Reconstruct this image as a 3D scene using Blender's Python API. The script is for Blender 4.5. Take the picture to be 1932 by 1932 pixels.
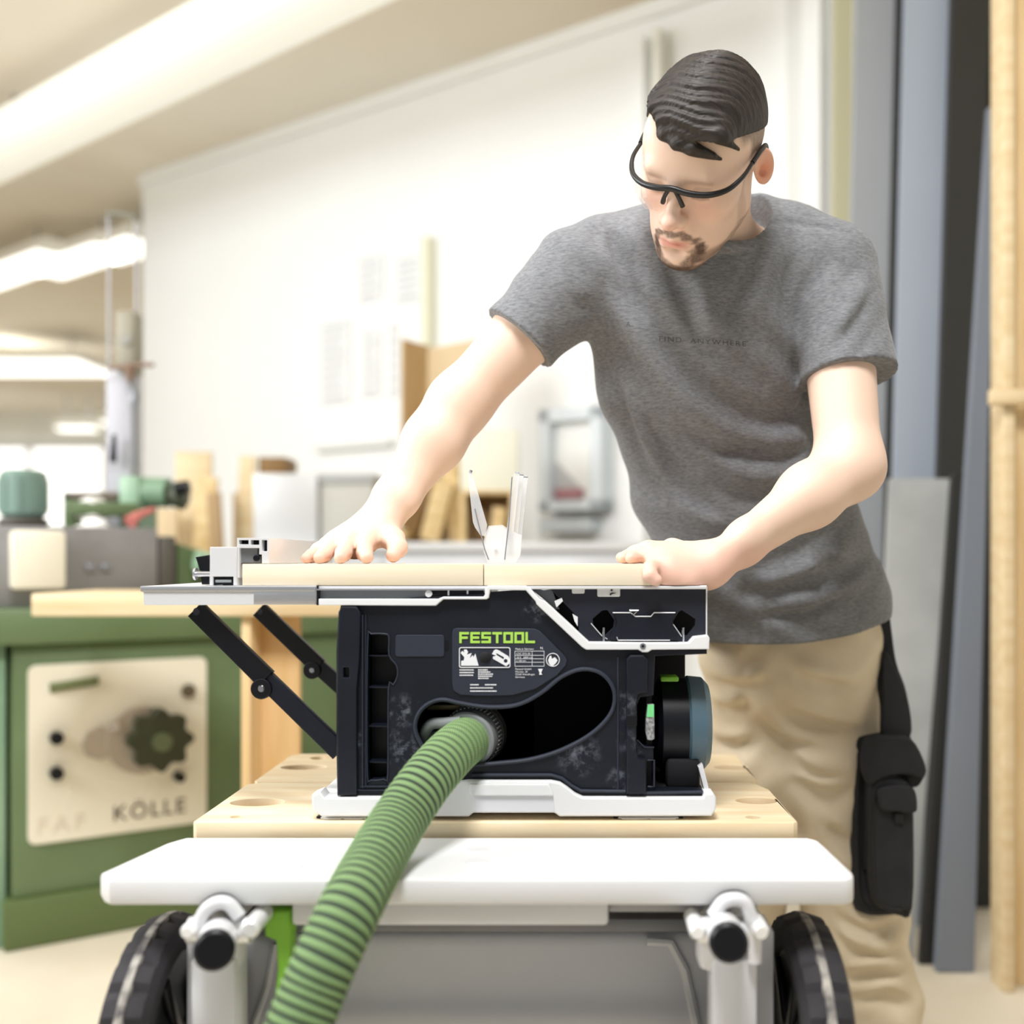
import bpy, bmesh, math, random
import numpy as np
from mathutils import Vector, Matrix
random.seed(7)
for o in list(bpy.data.objects): bpy.data.objects.remove(o)
SC = bpy.context.scene
COL = SC.collection
F, CX, CY, CH = 1960.0, 1071.0, 1058.0, 1.02      # focal length in px, principal point, camera height
# ------------------------------------------------------------------ camera
cd = bpy.data.cameras.new('camera'); cam = bpy.data.objects.new('camera', cd); COL.objects.link(cam)
cam.location = (0, 0, CH); cam.rotation_euler = (math.pi/2, 0, 0)
cd.sensor_width = 36; cd.lens = 36*F/1932
cd.shift_x = (966-CX)/1932; cd.shift_y = (CY-966)/1932
cd.dof.use_dof = True; cd.dof.focus_distance = 1.42; cd.dof.aperture_fstop = 1.65
cd.clip_start = .05; cd.clip_end = 80
SC.camera = cam
# ------------------------------------------------------------------ world / lights / exposure
W = bpy.data.worlds.new('world'); SC.world = W; W.use_nodes = True
W.node_tree.nodes['Background'].inputs[0].default_value = (.90, .95, 1, 1)
W.node_tree.nodes['Background'].inputs[1].default_value = .30
def area(name, loc, target, size, power, color=(1,1,1), size_y=None):
    l = bpy.data.lights.new(name, 'AREA'); l.energy = power; l.color = color
    l.shape = 'RECTANGLE'; l.size = size; l.size_y = size_y or size
    o = bpy.data.objects.new(name, l); COL.objects.link(o); o.location = loc
    o.rotation_euler = (Vector(target)-Vector(loc)).to_track_quat('-Z', 'Y').to_euler(); return o
area('window_light_left', (-3.0, 1.0, 2.3), (.1, 1.8, 1.1), 1.5, 85, (.96, .98, 1), 1.3)
area('skylight_above', (-.1, .45, 3.12), (.15, 1.5, 1.0), .6, 104, (.97, .98, 1), 1.0)  # added overhead key lamp, set to graze the chest so folds show
area('window_light_hall', (-3.4, 3.0, 2.5), (-.9, 4.7, 1.3), 2.0, 40, (.92, .96, 1), 1.5)  # added out-of-view lamp that brightens the back wall
area('window_light_far_hall', (-5.5, 9.5, 2.9), (-6, 10, 0), 4, 230, (.92, .96, 1), 4)  # added level lamp sheet under the ceiling, lifts the far hall
SC.view_settings.view_transform = 'Standard'; SC.view_settings.look = 'None'
SC.view_settings.gamma = 1; SC.view_settings.use_curve_mapping = False
SC.view_settings.exposure = 0.13

# ================================================================== helpers
def lin(c):
    return tuple(((v/255)/12.92 if v/255 <= .04045 else ((v/255+.055)/1.055)**2.4) for v in c)
def P(px, py, Y): return Vector(((px-CX)/F*Y, Y, CH+(CY-py)/F*Y))
MATS = {}
def mat(name, rgb, rough=.5, metal=0, var=0, scale=20, bump=0, bscale=200, rgb2=None, stretch=(1,1,1), spec=.5, emit=None, detail=4, wave=None):
    if name in MATS: return MATS[name]
    m = bpy.data.materials.new(name); m.use_nodes = True; nt = m.node_tree; b = nt.nodes['Principled BSDF']
    c = lin(rgb); b.inputs['Base Color'].default_value = (*c, 1)
    b.inputs['Roughness'].default_value = rough; b.inputs['Metallic'].default_value = metal
    b.inputs['Specular IOR Level'].default_value = spec
    N = nt.nodes.new; L = nt.links.new
    tc = N('ShaderNodeTexCoord'); mp = N('ShaderNodeMapping'); mp.inputs['Scale'].default_value = stretch
    L(tc.outputs['Object'], mp.inputs['Vector'])
    if var or rgb2:
        n = N('ShaderNodeTexNoise'); n.inputs['Scale'].default_value = scale; n.inputs['Detail'].default_value = detail
        L(mp.outputs[0], n.inputs['Vector'])
        r = N('ShaderNodeValToRGB'); r.color_ramp.elements[0].position = .35; r.color_ramp.elements[1].position = .68
        c2 = lin(rgb2) if rgb2 else tuple(max(0, x*(1-var)) for x in c)
        r.color_ramp.elements[0].color = (*c2, 1); r.color_ramp.elements[1].color = (*c, 1)
        L(n.outputs['Fac'], r.inputs['Fac']); L(r.outputs['Color'], b.inputs['Base Color'])
    if bump:
        n2 = N('ShaderNodeTexNoise'); n2.inputs['Scale'].default_value = bscale; n2.inputs['Detail'].default_value = 3
        L(mp.outputs[0], n2.inputs['Vector'])
        bp = N('ShaderNodeBump'); bp.inputs['Strength'].default_value = bump; bp.inputs['Distance'].default_value = .002
        L(n2.outputs['Fac'], bp.inputs['Height']); L(bp.outputs[0], b.inputs['Normal'])
    if emit:
        b.inputs['Emission Color'].default_value = (*lin(rgb), 1); b.inputs['Emission Strength'].default_value = emit
    MATS[name] = m; return m
def link(o): COL.objects.link(o); return o
def tag(o, label=None, cat=None, group=None, kind=None):
    if label: o['label'] = label
    if cat: o['category'] = cat
    if group: o['group'] = group
    if kind: o['kind'] = kind
    return o
def thing(name, label, cat, loc, group=None):
    o = bpy.data.objects.new(name, None); link(o); o.location = loc; o.empty_display_size = .05
    return tag(o, label, cat, group)
def put(name, me, m, parent=None, smooth=None):
    """link mesh data whose vertices are in world coordinates, under parent"""
    o = bpy.data.objects.new(name, me); link(o)
    if m is not None and not me.materials: me.materials.append(m)
    if parent is not None:
        o.parent = parent
        if parent.type == 'EMPTY': o.location = -Vector(parent.location)
    if smooth is not None:
        if smooth is True: me.polygons.foreach_set('use_smooth', [True]*len(me.polygons))
        else: shade_auto(me, smooth)
    return o
def shade_auto(me, deg=35):
    me.polygons.foreach_set('use_smooth', [True]*len(me.polygons))
    try: me.set_sharp_from_angle(angle=math.radians(deg))
    except Exception: pass
def obj(name, bm, m, parent=None, smooth=35):
    me = bpy.data.meshes.new(name); bmesh.ops.recalc_face_normals(bm, faces=bm.faces[:])
    bm.to_mesh(me); bm.free(); return put(name, me, m, parent, smooth)
def BM(): return bmesh.new()
def add_box(bm, x0, x1, y0, y1, z0, z1, bev=0, seg=2, M=None):
    r = bmesh.ops.create_cube(bm, size=1); vs = r['verts']
    for v in vs:
        v.co = Vector((x0 if v.co.x < 0 else x1, y0 if v.co.y < 0 else y1, z0 if v.co.z < 0 else z1))
    if bev:
        es = list({e for v in vs for e in v.link_edges})
        rr = bmesh.ops.bevel(bm, geom=es, offset=bev, segments=seg, affect='EDGES', profile=.5)
        if M is not None:
            vv = {v for f in rr['faces'] for v in f.verts} | {v for v in vs if v.is_valid}
            for v in vv: v.co = M @ v.co
    elif M is not None:
        for v in vs: v.co = M @ v.co
    return bm
def add_hull(bm, pts):
    vs = [bm.verts.new(p) for p in pts]; bmesh.ops.convex_hull(bm, input=vs); return bm
def pbox(bm, px0, px1, py0, py1, Y, depth, bev=0):
    a, b = P(px0, py1, Y), P(px1, py0, Y)
    return add_box(bm, a.x, b.x, Y, Y+depth, a.z, b.z, bev)
def add_tube(bm, pts, r, n=16, cap=True, r2=None):
    pts = [Vector(p) for p in pts]; rings = []; up = None
    for i, p in enumerate(pts):
        t = (pts[min(i+1, len(pts)-1)]-pts[max(i-1, 0)]).normalized()
        if up is None:
            up = t.orthogonal().normalized()
        up = (up - t*up.dot(t)).normalized(); s = t.cross(up)
        ri = r[i] if isinstance(r, (list, tuple)) else r
        rings.append([bm.verts.new(p+(up*math.cos(2*math.pi*k/n)+s*math.sin(2*math.pi*k/n))*ri) for k in range(n)])
    for a, b in zip(rings, rings[1:]):
        for k in range(n): bm.faces.new((a[k], a[(k+1) % n], b[(k+1) % n], b[k]))
    if cap: bm.faces.new(rings[0][::-1]); bm.faces.new(rings[-1])
    return bm
def cr(pts, n=8):
    """Catmull-Rom resampling"""
    pts = [Vector(p) for p in pts]; out = []
    Q = [pts[0]*2-pts[1]]+pts+[pts[-1]*2-pts[-2]]
    for i in range(1, len(Q)-2):
        for k in range(n):
            t = k/n; a, b, c, d = Q[i-1:i+3]
            out.append(.5*((2*b)+(c-a)*t+(2*a-5*b+4*c-d)*t*t+(3*b-a-3*c+d)*t**3))
    out.append(pts[-1]); return out
def curve_mesh(outer, holes=(), half=.005, bev=0, off=True):
    cu = bpy.data.curves.new('tmp', 'CURVE'); cu.dimensions = '2D'; cu.fill_mode = 'BOTH'
    for poly in [outer]+list(holes):
        sp = cu.splines.new('POLY'); sp.points.add(len(poly)-1)
        for q, (x, y) in zip(sp.points, poly): q.co = (x, y, 0, 1)
        sp.use_cyclic_u = True
    cu.extrude = max(half-bev, .0001); cu.bevel_depth = bev; cu.bevel_resolution = 1; cu.offset = -bev if off else 0
    o = bpy.data.objects.new('tmp', cu); link(o)
    dg = bpy.context.evaluated_depsgraph_get()
    me = bpy.data.meshes.new_from_object(o.evaluated_get(dg))
    bpy.data.objects.remove(o); bpy.data.curves.remove(cu); me.materials.clear(); return me
def plate(name, outer, m, parent, Y0, Y1, holes=(), bev=.001, smooth=35, px=True):
    """flat plate facing the viewer: outline in px at depth Y0, real thickness Y0..Y1"""
    cv = (lambda q: ((q[0]-CX)/F*Y0, CH+(CY-q[1])/F*Y0)) if px else (lambda q: q)
    me = curve_mesh([cv(q) for q in outer], [[cv(q) for q in h] for h in holes], (Y1-Y0)/2, bev)
    ym = (Y0+Y1)/2
    me.transform(Matrix(((1,0,0,0),(0,0,-1,ym),(0,1,0,0),(0,0,0,1))))
    return put(name, me, m, parent, smooth)
def hplate(name, outer, m, parent, z0, z1, holes=(), bev=.002):
    me = curve_mesh(outer, holes, (z1-z0)/2, bev)
    me.transform(Matrix.Translation((0, 0, (z0+z1)/2))); return put(name, me, m, parent, 35)
def rr(x0, y0, x1, y1, r, n=5):
    out = []
    for cx_, cy_, a0 in ((x1-r, y1-r, 0), (x0+r, y1-r, 90), (x0+r, y0+r, 180), (x1-r, y0+r, 270)):
        for k in range(n+1):
            a = math.radians(a0+90*k/n); out.append((cx_+r*math.cos(a), cy_+r*math.sin(a)))
    return out
def circ(x, y, r, n=24, ry=None): return [(x+r*math.cos(2*math.pi*k/n), y+(ry or r)*math.sin(2*math.pi*k/n)) for k in range(n)]
def smoothpoly(pts, n=6):
    pts = [Vector((x, y, 0)) for x, y in pts]; N = len(pts); out = []
    for i in range(N):
        a, b, c, d = pts[i-1], pts[i], pts[(i+1) % N], pts[(i+2) % N]
        for k in range(n):
            t = k/n; q = .5*((2*b)+(c-a)*t+(2*a-5*b+4*c-d)*t*t+(3*b-a-3*c+d)*t**3); out.append((q.x, q.y))
    return out
def text_mesh(body, size, extr=.0003, align='LEFT', space=1.0):
    cu = bpy.data.curves.new('t', 'FONT'); cu.body = body; cu.size = size; cu.extrude = extr; cu.align_x = align; cu.space_character = space
    cu.resolution_u = 3
    o = bpy.data.objects.new('t', cu); link(o); dg = bpy.context.evaluated_depsgraph_get()
    me = bpy.data.meshes.new_from_object(o.evaluated_get(dg)); bpy.data.objects.remove(o); me.materials.clear(); return me
def merge(meshes):
    bm = bmesh.new()
    for me, M in meshes:
        me.transform(M); bm.from_mesh(me)
    return bm

# ================================================================== materials
WHITE = mat('white_plastic', (224, 224, 224), .35)
WHITE2 = mat('white_steel', (220, 220, 222), .3, var=.04, scale=4)
NAVY = mat('dark_plastic', (20, 23, 34), .42, var=.25, scale=18, bump=.12, bscale=900, rgb2=(14, 17, 27), spec=.35)
NAVY2 = mat('dark_plastic_label', (42, 46, 58), .5, bump=.1, bscale=900, spec=.35)
BLACK = mat('black_plastic', (7, 8, 15), .4, spec=.35)
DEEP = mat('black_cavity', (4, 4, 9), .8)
ALU = mat('brushed_aluminium', (205, 205, 208), .33, .85, var=.08, scale=30, stretch=(1, 20, 20))
ALUW = mat('pale_aluminium', (226, 226, 228), .4, .3)
ALUD = mat('grey_aluminium', (140, 142, 146), .4, .6)
STEEL = mat('steel', (200, 200, 205), .22, 1)
GREEN = mat('bright_green', (128, 190, 50), .4)
LGREEN = mat('lettering_green', (165, 208, 85), .5)
LWHITE = mat('lettering_white', (225, 225, 228), .6)
RUBBER = mat('rubber', (45, 42, 46), .75, var=.3, scale=60, bump=.3, bscale=300)
DUSTY = mat('dusty_rubber', (190, 185, 175), .9, rgb2=(80, 76, 76), scale=45)
DUST = mat('dusty_plastic', (92, 94, 104), .8, rgb2=(34, 37, 47), scale=40, detail=6)
GREYP = mat('grey_plastic', (138, 142, 144), .5)

def wood_mat(name, c1, c2, rough=.55, sc=(1, 12, 12), scale=6):
    return mat(name, c1, rough, rgb2=c2, scale=scale, stretch=sc, bump=.05, bscale=60, detail=6)
PLY = wood_mat('pale_birch_board', (232, 221, 198), (231, 214, 183), .5, (1, 14, 14), 5)
MFT = wood_mat('beech_board', (240, 224, 192), (228, 204, 165), .5, (2, 16, 10), 3)
PINE = wood_mat('pine', (232, 206, 160), (214, 180, 128), .6, (12, 12, 1), 3)
PINE2 = wood_mat('pine_top', (224, 204, 166), (210, 184, 140), .6, (1, 12, 12), 3)

# ================================================================== the room
HCEIL = 3.2
E1 = Vector((.832, -.555, 0)); NW = Vector((-.555, -.832, 0))      # along the back wall, and its normal into the room
W0 = Vector((.33, 4.07, 0))
WALLM = mat('white_plaster', (243, 243, 240), .9, var=.03, scale=1.5)
WARMW = mat('cream_plaster', (240, 238, 228), .9, var=.05, scale=1)
CEILM = mat('beige_ceiling_paint', (236, 229, 216), .9, rgb2=(222, 210, 190), scale=.7, detail=2)
FLOORM = mat('pale_floor', (224, 214, 194), .55, rgb2=(212, 200, 178), scale=2.5, bump=.03, bscale=20)
bm = BM(); add_box(bm, -14, 4, -4, 17, -.1, 0); tag(obj('floor', bm, FLOORM), kind='structure')
bm = BM(); add_box(bm, -14, 4, -.8, 17, HCEIL, HCEIL+.1); tag(obj('ceiling', bm, CEILM), kind='structure')
def walong(t, z, d=0): p = W0+E1*t+NW*d; return Vector((p.x, p.y, z))
def wbox(bm, t0, t1, z0, z1, d0, d1):
    return add_hull(bm, [walong(t, z, d) for t in (t0, t1) for z in (z0, z1) for d in (d0, d1)])
bm = BM(); wbox(bm, -3.3, 3.4, 0, HCEIL, -.25, 0); tag(obj('wall_back', bm, WALLM), kind='structure')
bm = BM(); add_box(bm, -14, -1.5, 15.2, 15.4, 0, HCEIL); tag(obj('wall_far', bm, WARMW), kind='structure')
bm = BM(); add_box(bm, -12.2, -12, 2, 15.2, 0, HCEIL); tag(obj('wall_left', bm, WARMW), kind='structure')
bm = BM(); add_box(bm, 3.1, 3.3, -1, 2.4, 0, HCEIL); tag(obj('wall_right', bm, WARMW), kind='structure')
# crown strip where wall meets ceiling, wall posts
bm = BM(); wbox(bm, -3.3, 3.3, HCEIL-.06, HCEIL-.0, 0, .03); tag(obj('trim_1', bm, WALLM), kind='structure')
def wt(px):
    s = (px-CX)/F; return (4.07*s-.33)/(.832+.555*s)
def wz(px, py):
    t = wt(px); return CH+(CY-py)/F*(W0+E1*t).y
GREYW = mat('pale_grey_paint', (222, 222, 218), .8)
for i, (a, b, m_) in enumerate(((1213, 1226, WALLM), (1250, 1262, WARMW), (1494, 1522, GREYW), (1528, 1562, WALLM))):
    bm = BM(); wbox(bm, wt(a), wt(b), 0, HCEIL-.14, 0, .05+.03*(i % 2)); tag(obj('trim_%d' % (i+2), bm, m_), kind='structure')
# windows in the far walls (bright daylight behind)
WINM = mat('window_daylight', (255, 255, 252), .3, emit=1.3)
for i, (x0, x1, z0, z1) in enumerate(((-11.5, -9.3, 1.2, 2.7), (-8.9, -6.7, 1.2, 2.7))):
    bm = BM(); add_box(bm, x0, x1, 15.1, 15.19, z0, z1); w = tag(obj('window_%d' % (i+1), bm, WINM), kind='structure')
    bm = BM()
    for q in (x0, (x0+x1)/2, x1): add_box(bm, q-.04, q+.04, 15.02, 15.1, z0-.05, z1+.05)
    for q in (z0, z1): add_box(bm, x0, x1, 15.03, 15.1, q-.05, q+.05)
    obj('window_frame', bm, WHITE, w)
# long luminaires under the ceiling
TUBE = mat('lamp_tube', (255, 254, 248), .4, emit=1.6)
LUMH = mat('lamp_housing', (244, 241, 230), .5, emit=.12)
DIR = Vector((-.797, .604, 0))
def luminaire(a, b, w, h, z, label, group=None, m_d=None):
    d = (b-a).normalized(); s = Vector((-d.y, d.x, 0))
    mid = (a+b)/2; root = thing('ceiling_light', label, 'ceiling light', (mid.x, mid.y, z), group)
    bm = BM(); add_hull(bm, [p+s*q+Vector((0, 0, zz)) for p in (a, b) for q, zz in ((-w/2, z+.03), (w/2, z+.03), (-w*.38, z+h), (w*.38, z+h))])
    obj('housing', bm, LUMH, root)
    bm = BM(); add_hull(bm, [p+s*q+Vector((0, 0, zz)) for p in (a+d*.01, b-d*.01) for q, zz in ((-w*.49, z+.031), (w*.49, z+.031), (-w*.3, z), (w*.3, z))])
    obj('diffuser', bm, m_d or TUBE, root)
    for f in (.2, .8):
        bm = BM(); c = a.lerp(b, f); add_tube(bm, [c+Vector((0, 0, z+h-.005)), c+Vector((0, 0, HCEIL))], .012, 8); obj('hanger', bm, STEEL, root)
SOFT = mat('lamp_cover', (250, 248, 238), .5, emit=.22)
a = P(0, 290, 4.95); a.z = 0; b = P(600, 0, 3.55); b.z = 0
dd = (a-b).normalized()
luminaire(b-dd*1.6, a+dd*.8, .30, .17, 2.9, 'long white ceiling light running diagonally across the upper left', m_d=SOFT)
for px0, px1, py, lab in ((210, 272, 490, 'nearest short bright ceiling light at the far hall, beside the wall corner'), (106, 204, 520, 'middle bright ceiling light of the far hall row'),
                          (-60, 92, 558, 'leftmost bright ceiling light of the far hall row')):
    Y = 1.95*F/(CY-py); p0 = P(px0, py, Y); p1 = P(px1, py, Y*(1-.0009*(px1-px0))); p0.z = p1.z = 0
    c = (p0+p1)/2; l = (p1-p0).length
    luminaire(c+DIR*l/2, c-DIR*l/2, .32, .12, 2.97-.02, lab, 'row of ceiling lights in the far hall')
for px0, px1, py, lab in ((-60, 185, 700, 'broad bright ceiling light low in the far hall at left edge'), (112, 180, 812, 'distant bright ceiling light seen left of the pale machine column'), (196, 236, 803, 'small distant ceiling light right beside the pale machine column')):
    Y = min(1.85*F/(CY-py), 13.6); p0 = P(px0, py, Y); p1 = P(px1, py, Y); z = p0.z; p0.z = p1.z = 0
    luminaire(p0, p1, .9 if py == 700 else .3, .14, z, lab)

# ------------------------------------------------------------------ things on the back wall
PAPER = mat('paper', (232, 233, 232), .9); PAPERP = mat('printed_grey', (205, 206, 206), .9)
def sheet(px0, px1, py0, py1, label, rows):
    t0, t1 = wt(px0), wt(px1); z1, z0 = wz(px0, py0), wz(px0, py1)
    c = walong((t0+t1)/2, z0, .005); r = thing('paper_sheet', label, 'paper', c, 'paper sheets on the back wall')
    bm = BM(); wbox(bm, t0, t1, z0, z1, .004, .01); obj('sheet', bm, PAPER, r)
    bm = BM(); h = (z1-z0)/rows; w_ = t1-t0
    for k in range(rows):
        wbox(bm, t0+w_*.12, t1-w_*random.uniform(.12, .35), z1-h*(k+.75), z1-h*(k+.3), .0095, .0115)
    obj('print', bm, PAPERP, r)
sheet(678, 724, 490, 572, 'printed white paper sheet, upper left of the back wall group', 5)
sheet(748, 800, 490, 574, 'printed white paper sheet beside the cream upright strip', 6)
sheet(606, 664, 612, 765, 'tall printed white sheet, leftmost of the back wall group', 9)
sheet(684, 720, 625, 750, 'narrow printed white sheet right of the leftmost tall one', 7)
sheet(735, 752, 610, 750, 'very narrow printed sheet against the cardboard', 6)
bm = BM(); add_hull(bm, [walong(t, z, d) for t in (wt(603), wt(745)) for z in (wz(640, 850), wz(640, 838)) for d in (0, .04)])
tag(obj('wall_rail', bm, GREYW), 'thin pale rail on the back wall under the paper sheets', 'rail')
bm = BM(); wbox(bm, wt(808), wt(822), wz(815, 860), wz(815, 452), .0, .05)
tag(obj('upright_strip', bm, mat('cream_strip', (228, 226, 200), .7)), 'tall cream wooden strip standing upright against the white back wall', 'wooden strip')
# white framed display case on wall at right of the saw guard
t = thing('display_case', 'white framed glazed case with a dark red corner on the back wall', 'cabinet', walong(wt(1095), wz(1095, 1000), .05))
bm = BM(); a0, a1 = wt(1042), wt(1158); zt, zb = wz(1095, 775), wz(1095, 965)
for (q0, q1, r0, r1) in ((a0, a0+.05, zb, zt), (a1-.05, a1, zb, zt), (a0, a1, zt-.05, zt), (a0, a1, zb, zb+.04)): wbox(bm, q0, q1, r0, r1, 0, .1)
obj('frame', bm, mat('pale_blue_grey', (214, 220, 224), .5), t)
bm = BM(); wbox(bm, a0+.05, a1-.05, zb+.04, zt-.05, .0, .05); obj('panel', bm, mat('milky_panel', (238, 238, 234), .3), t)
bm = BM(); wbox(bm, a0+.06, a0+.19, zb+.05, zb+.09, .05, .07); obj('red_folder', bm, mat('dark_red', (170, 120, 125), .7), t)
bm = BM(); add_hull(bm, [walong(q, z, d) for d in (.05, .06) for q, z in ((a0+.06, zb+.08), (a0+.06, zb+.2), (a0+.18, zb+.09))]); obj('grey_sheet', bm, mat('grey_card', (190, 190, 190), .8), t)
bm = BM(); wbox(bm, a0-.005, a1-.06, wz(1095, 1003), wz(1095, 980), 0, .09); tag(obj('wall_shelf', bm, mat('pale_slate', (205, 211, 214), .6)), 'short pale grey shelf under the white framed case', 'shelf')

# white counter along the back
zc = P(800, 1023, 3.75).z
t = thing('counter_cabinet', 'long white counter cabinet behind the saw against the back wall', 'cabinet', (-.4, 3.95, 0))
xa, xb = P(470, 0, 3.75).x, P(1205, 0, 3.75).x
bm = BM(); add_box(bm, xa+.02, xb-.02, 3.78, 4.05, 0, zc-.035); obj('carcass', bm, WHITE, t)
bm = BM(); add_box(bm, xa, xb, 3.75, 4.07, zc-.03, zc, .004); obj('worktop', bm, WHITE, t)
for k in range(3):
    w_ = (xb-xa-.08)/3
    bm = BM(); add_box(bm, xa+.04+w_*k+.005, xa+.04+w_*(k+1)-.005, 3.76, 3.778, .1, zc-.06, .003); d_ = obj('door', bm, WHITE2, t)
    bm = BM(); add_tube(bm, [(xa+w_*(k+.9), 3.745, .8), (xa+w_*(k+.9), 3.745, .95)], .006, 8); obj('handle', bm, STEEL, d_)
def simple_box(name, px0, px1, py0, Y, depth, m_, label, cat, base=None, bev=.006, rot=0):
    zb = zc if base is None else base
    x0, x1 = P(px0, 0, Y).x, P(px1, 0, Y).x; z1 = P(0, py0, Y).z
    bm = BM(); add_box(bm, x0, x1, Y, Y+depth, zb+.0005, z1, bev)
    o = obj(name, bm, m_); return tag(o, label, cat)
CARD = mat('cardboard', (190, 156, 108), .8, rgb2=(172, 138, 92), scale=3, stretch=(20, 20, 1))
CARDL = mat('light_cardboard', (214, 190, 152), .8)
# open cardboard box: tall left board and right flap
t = thing('cardboard_box', 'tall open brown cardboard box behind the reaching arm', 'box', (P(815, 0, 3.9).x, 4.0, zc))
p = lambda x, y, Y: P(x, y, Y)
bm = BM(); q0, q1 = p(757, 640, 3.97), p(806, 654, 4.045)
add_hull(bm, [Vector((q0.x, 3.97, zc)), Vector((q1.x, 4.045, zc)), Vector((q0.x, 3.97, q0.z)), Vector((q1.x, 4.045, q1.z)), Vector((q0.x+.01, 3.965, zc)), Vector((q1.x+.01, 4.04, zc)), Vector((q0.x+.01, 3.965, q0.z)), Vector((q1.x+.01, 4.04, q1.z))])
obj('side_panel', bm, CARD, t)
bm = BM(); q2 = p(905, 640, 3.98)
add_hull(bm, [Vector((q1.x, 4.035, zc)), Vector((q2.x, 3.98, zc)), Vector((q1.x, 4.035, q1.z-.01)), Vector((q2.x, 3.98, q2.z)), Vector((q1.x, 4.045, zc)), Vector((q2.x, 3.99, zc)), Vector((q1.x, 4.045, q1.z-.01)), Vector((q2.x, 3.99, q2.z))])
obj('back_panel', bm, CARDL, t)
simple_box('storage_box', 477, 598, 893, 3.8, .3, WHITE, 'white box on the white counter, left end of the row', 'box')
simple_box('storage_box', 604, 704, 905, 3.82, .3, mat('warm_grey_box', (208, 206, 198), .7), 'pale grey box with darker lid beside the forearm on the counter', 'box')
tb = bpy.data.objects['storage_box.001']
bm = BM(); a, b = P(600, 912, 3.81), P(706, 893, 3.81); add_box(bm, a.x, b.x, 3.81, 4.13, a.z, b.z, .004); obj('lid', bm, mat('mid_grey_lid', (185, 186, 184), .7), tb)
WB = mat('offcut_wood', (226, 202, 152), .6, rgb2=(200, 168, 112), scale=5, stretch=(3, 3, 12))
WB2 = mat('offcut_wood_dark', (150, 116, 66), .6, rgb2=(120, 88, 44), scale=6)
# crate of offcuts with cream box on top
t = thing('offcut_crate', 'open wooden crate standing on the counter right of the forearm', 'crate', (P(920, 0, 3.8).x, 3.9, zc))
xL, xR, zT = P(868, 0, 3.8).x, P(972, 0, 3.8).x, P(0, 932, 3.8).z
bm = BM(); add_box(bm, xL, xR, 3.92, 3.935, zc, zT); obj('back_panel', bm, WB2, t)
for x_ in (xL, xR-.02):
    bm = BM(); add_box(bm, x_, x_+.02, 3.8, 3.92, zc, zT, .002); obj('side_panel', bm, WB, t)
bm = BM(); add_box(bm, xL, xR, 3.8, 3.935, zT, zT+.012, .002); obj('top_panel', bm, WB, t)
bm = BM(); a, b = P(868, 0, 3.82), P(978, 810, 3.82); add_box(bm, a.x, b.x, 3.82, 3.93, zT+.013, b.z, .006)
tag(obj('cream_box', bm, mat('cream_card', (232, 230, 212), .7)), 'cream square box on top of the wooden crate', 'box')
def offcut(px, py, Y, l, w, h, ang, m_, label):
    bm = BM(); c = P(px, 0, Y); M = Matrix.Translation((c.x, Y+.05, zc+l/2*abs(math.cos(ang))+w/2*abs(math.sin(ang))+.001)) @ Matrix.Rotation(ang, 4, 'Y')
    add_box(bm, -w/2, w/2, -h/2, h/2, -l/2, l/2, .003, M=M); tag(obj('wood_offcut', bm, m_), label, 'wood offcut', 'wood offcuts on the counter')
offcut(792, 0, 3.86, .30, .05, .05, .35, WB2, 'dark brown wood offcut leaning beside the forearm')
offcut(822, 0, 3.78, .22, .07, .06, .25, WB, 'short pale wood offcut leaning left of the crate')
offcut(850, 0, 3.83, .42, .06, .04, -.12, WB, 'longest pale wood offcut leaning against the crate')
offcut(908, 0, 3.83, .12, .03, .05, -.15, WB2, 'small dark offcut inside the wooden crate')
offcut(938, 0, 3.83, .13, .05, .05, .1, WB, 'small pale offcut inside the wooden crate')
bm = BM(); c = P(748, 1006, 3.74); add_tube(bm, [(c.x, 3.76, zc+.026), (c.x+.01, 3.93, zc+.026)], .026, 20)
tag(obj('wooden_dowel', bm, WB), 'pale round wooden dowel lying on the counter beside the wrist', 'dowel')

# ================================================================== green machine on the left
GM = mat('machine_green', (102, 122, 84), .45, rgb2=(92, 112, 72), scale=3, detail=3)
GMD = mat('machine_green_lower', (88, 104, 58), .5)
GML = mat('machine_green_pale', (150, 180, 152), .45, rgb2=(134, 166, 138), scale=5)
IRON = mat('grey_iron', (150, 148, 148), .45, .3, rgb2=(128, 126, 124), scale=5)
DARKI = mat('dark_iron', (78, 74, 66), .5)
CREAM = mat('cream_enamel', (232, 226, 206), .45)
A0 = Vector((P(30, 0, 2.73).x, 2.73, 0)); D1 = Vector((.831, .556, 0)); D2 = Vector((-.556, .831, 0))
MC = Matrix((( D1.x, D2.x, 0, A0.x), (D1.y, D2.y, 0, A0.y), (0, 0, 1, 0), (0, 0, 0, 1)))   # local: x along face, y into machine
root = thing('milling_machine', 'green cast-iron woodworking machine with cream control plate and grey table', 'machine', A0+D1*.4+D2*.2)
def mbox(name, x0, x1, y0, y1, z0, z1, m_, par=None, bev=.008):
    bm = BM(); add_box(bm, x0, x1, y0, y1, z0, z1, bev, M=MC); return obj(name, bm, m_, par or root)
mbox('plinth', -.03, .93, .0-.02, .45, 0, .13, GMD)
mbox('cabinet_body', -.01, .91, 0, .43, .13, .80, GM)
mbox('upper_flange', -.35, .93, -.035, .45, .80, .895, GM)
mbox('side_post', -.09, -.02, .02, .43, 0, .80, GML)
pw = .40
def onface(px, py):
    """px on the machine's front face -> local (x, z)"""
    s = (px-CX)/F; tt = (s*A0.y-A0.x)/(D1.x-s*D1.y); q = A0+D1*tt; return tt, CH+(CY-py)/F*q.y
x0, zt = onface(52, 1256); x1, zb = onface(388, 1556); _, zb0 = onface(52, 1586); _, zt1 = onface(388, 1238)
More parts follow.
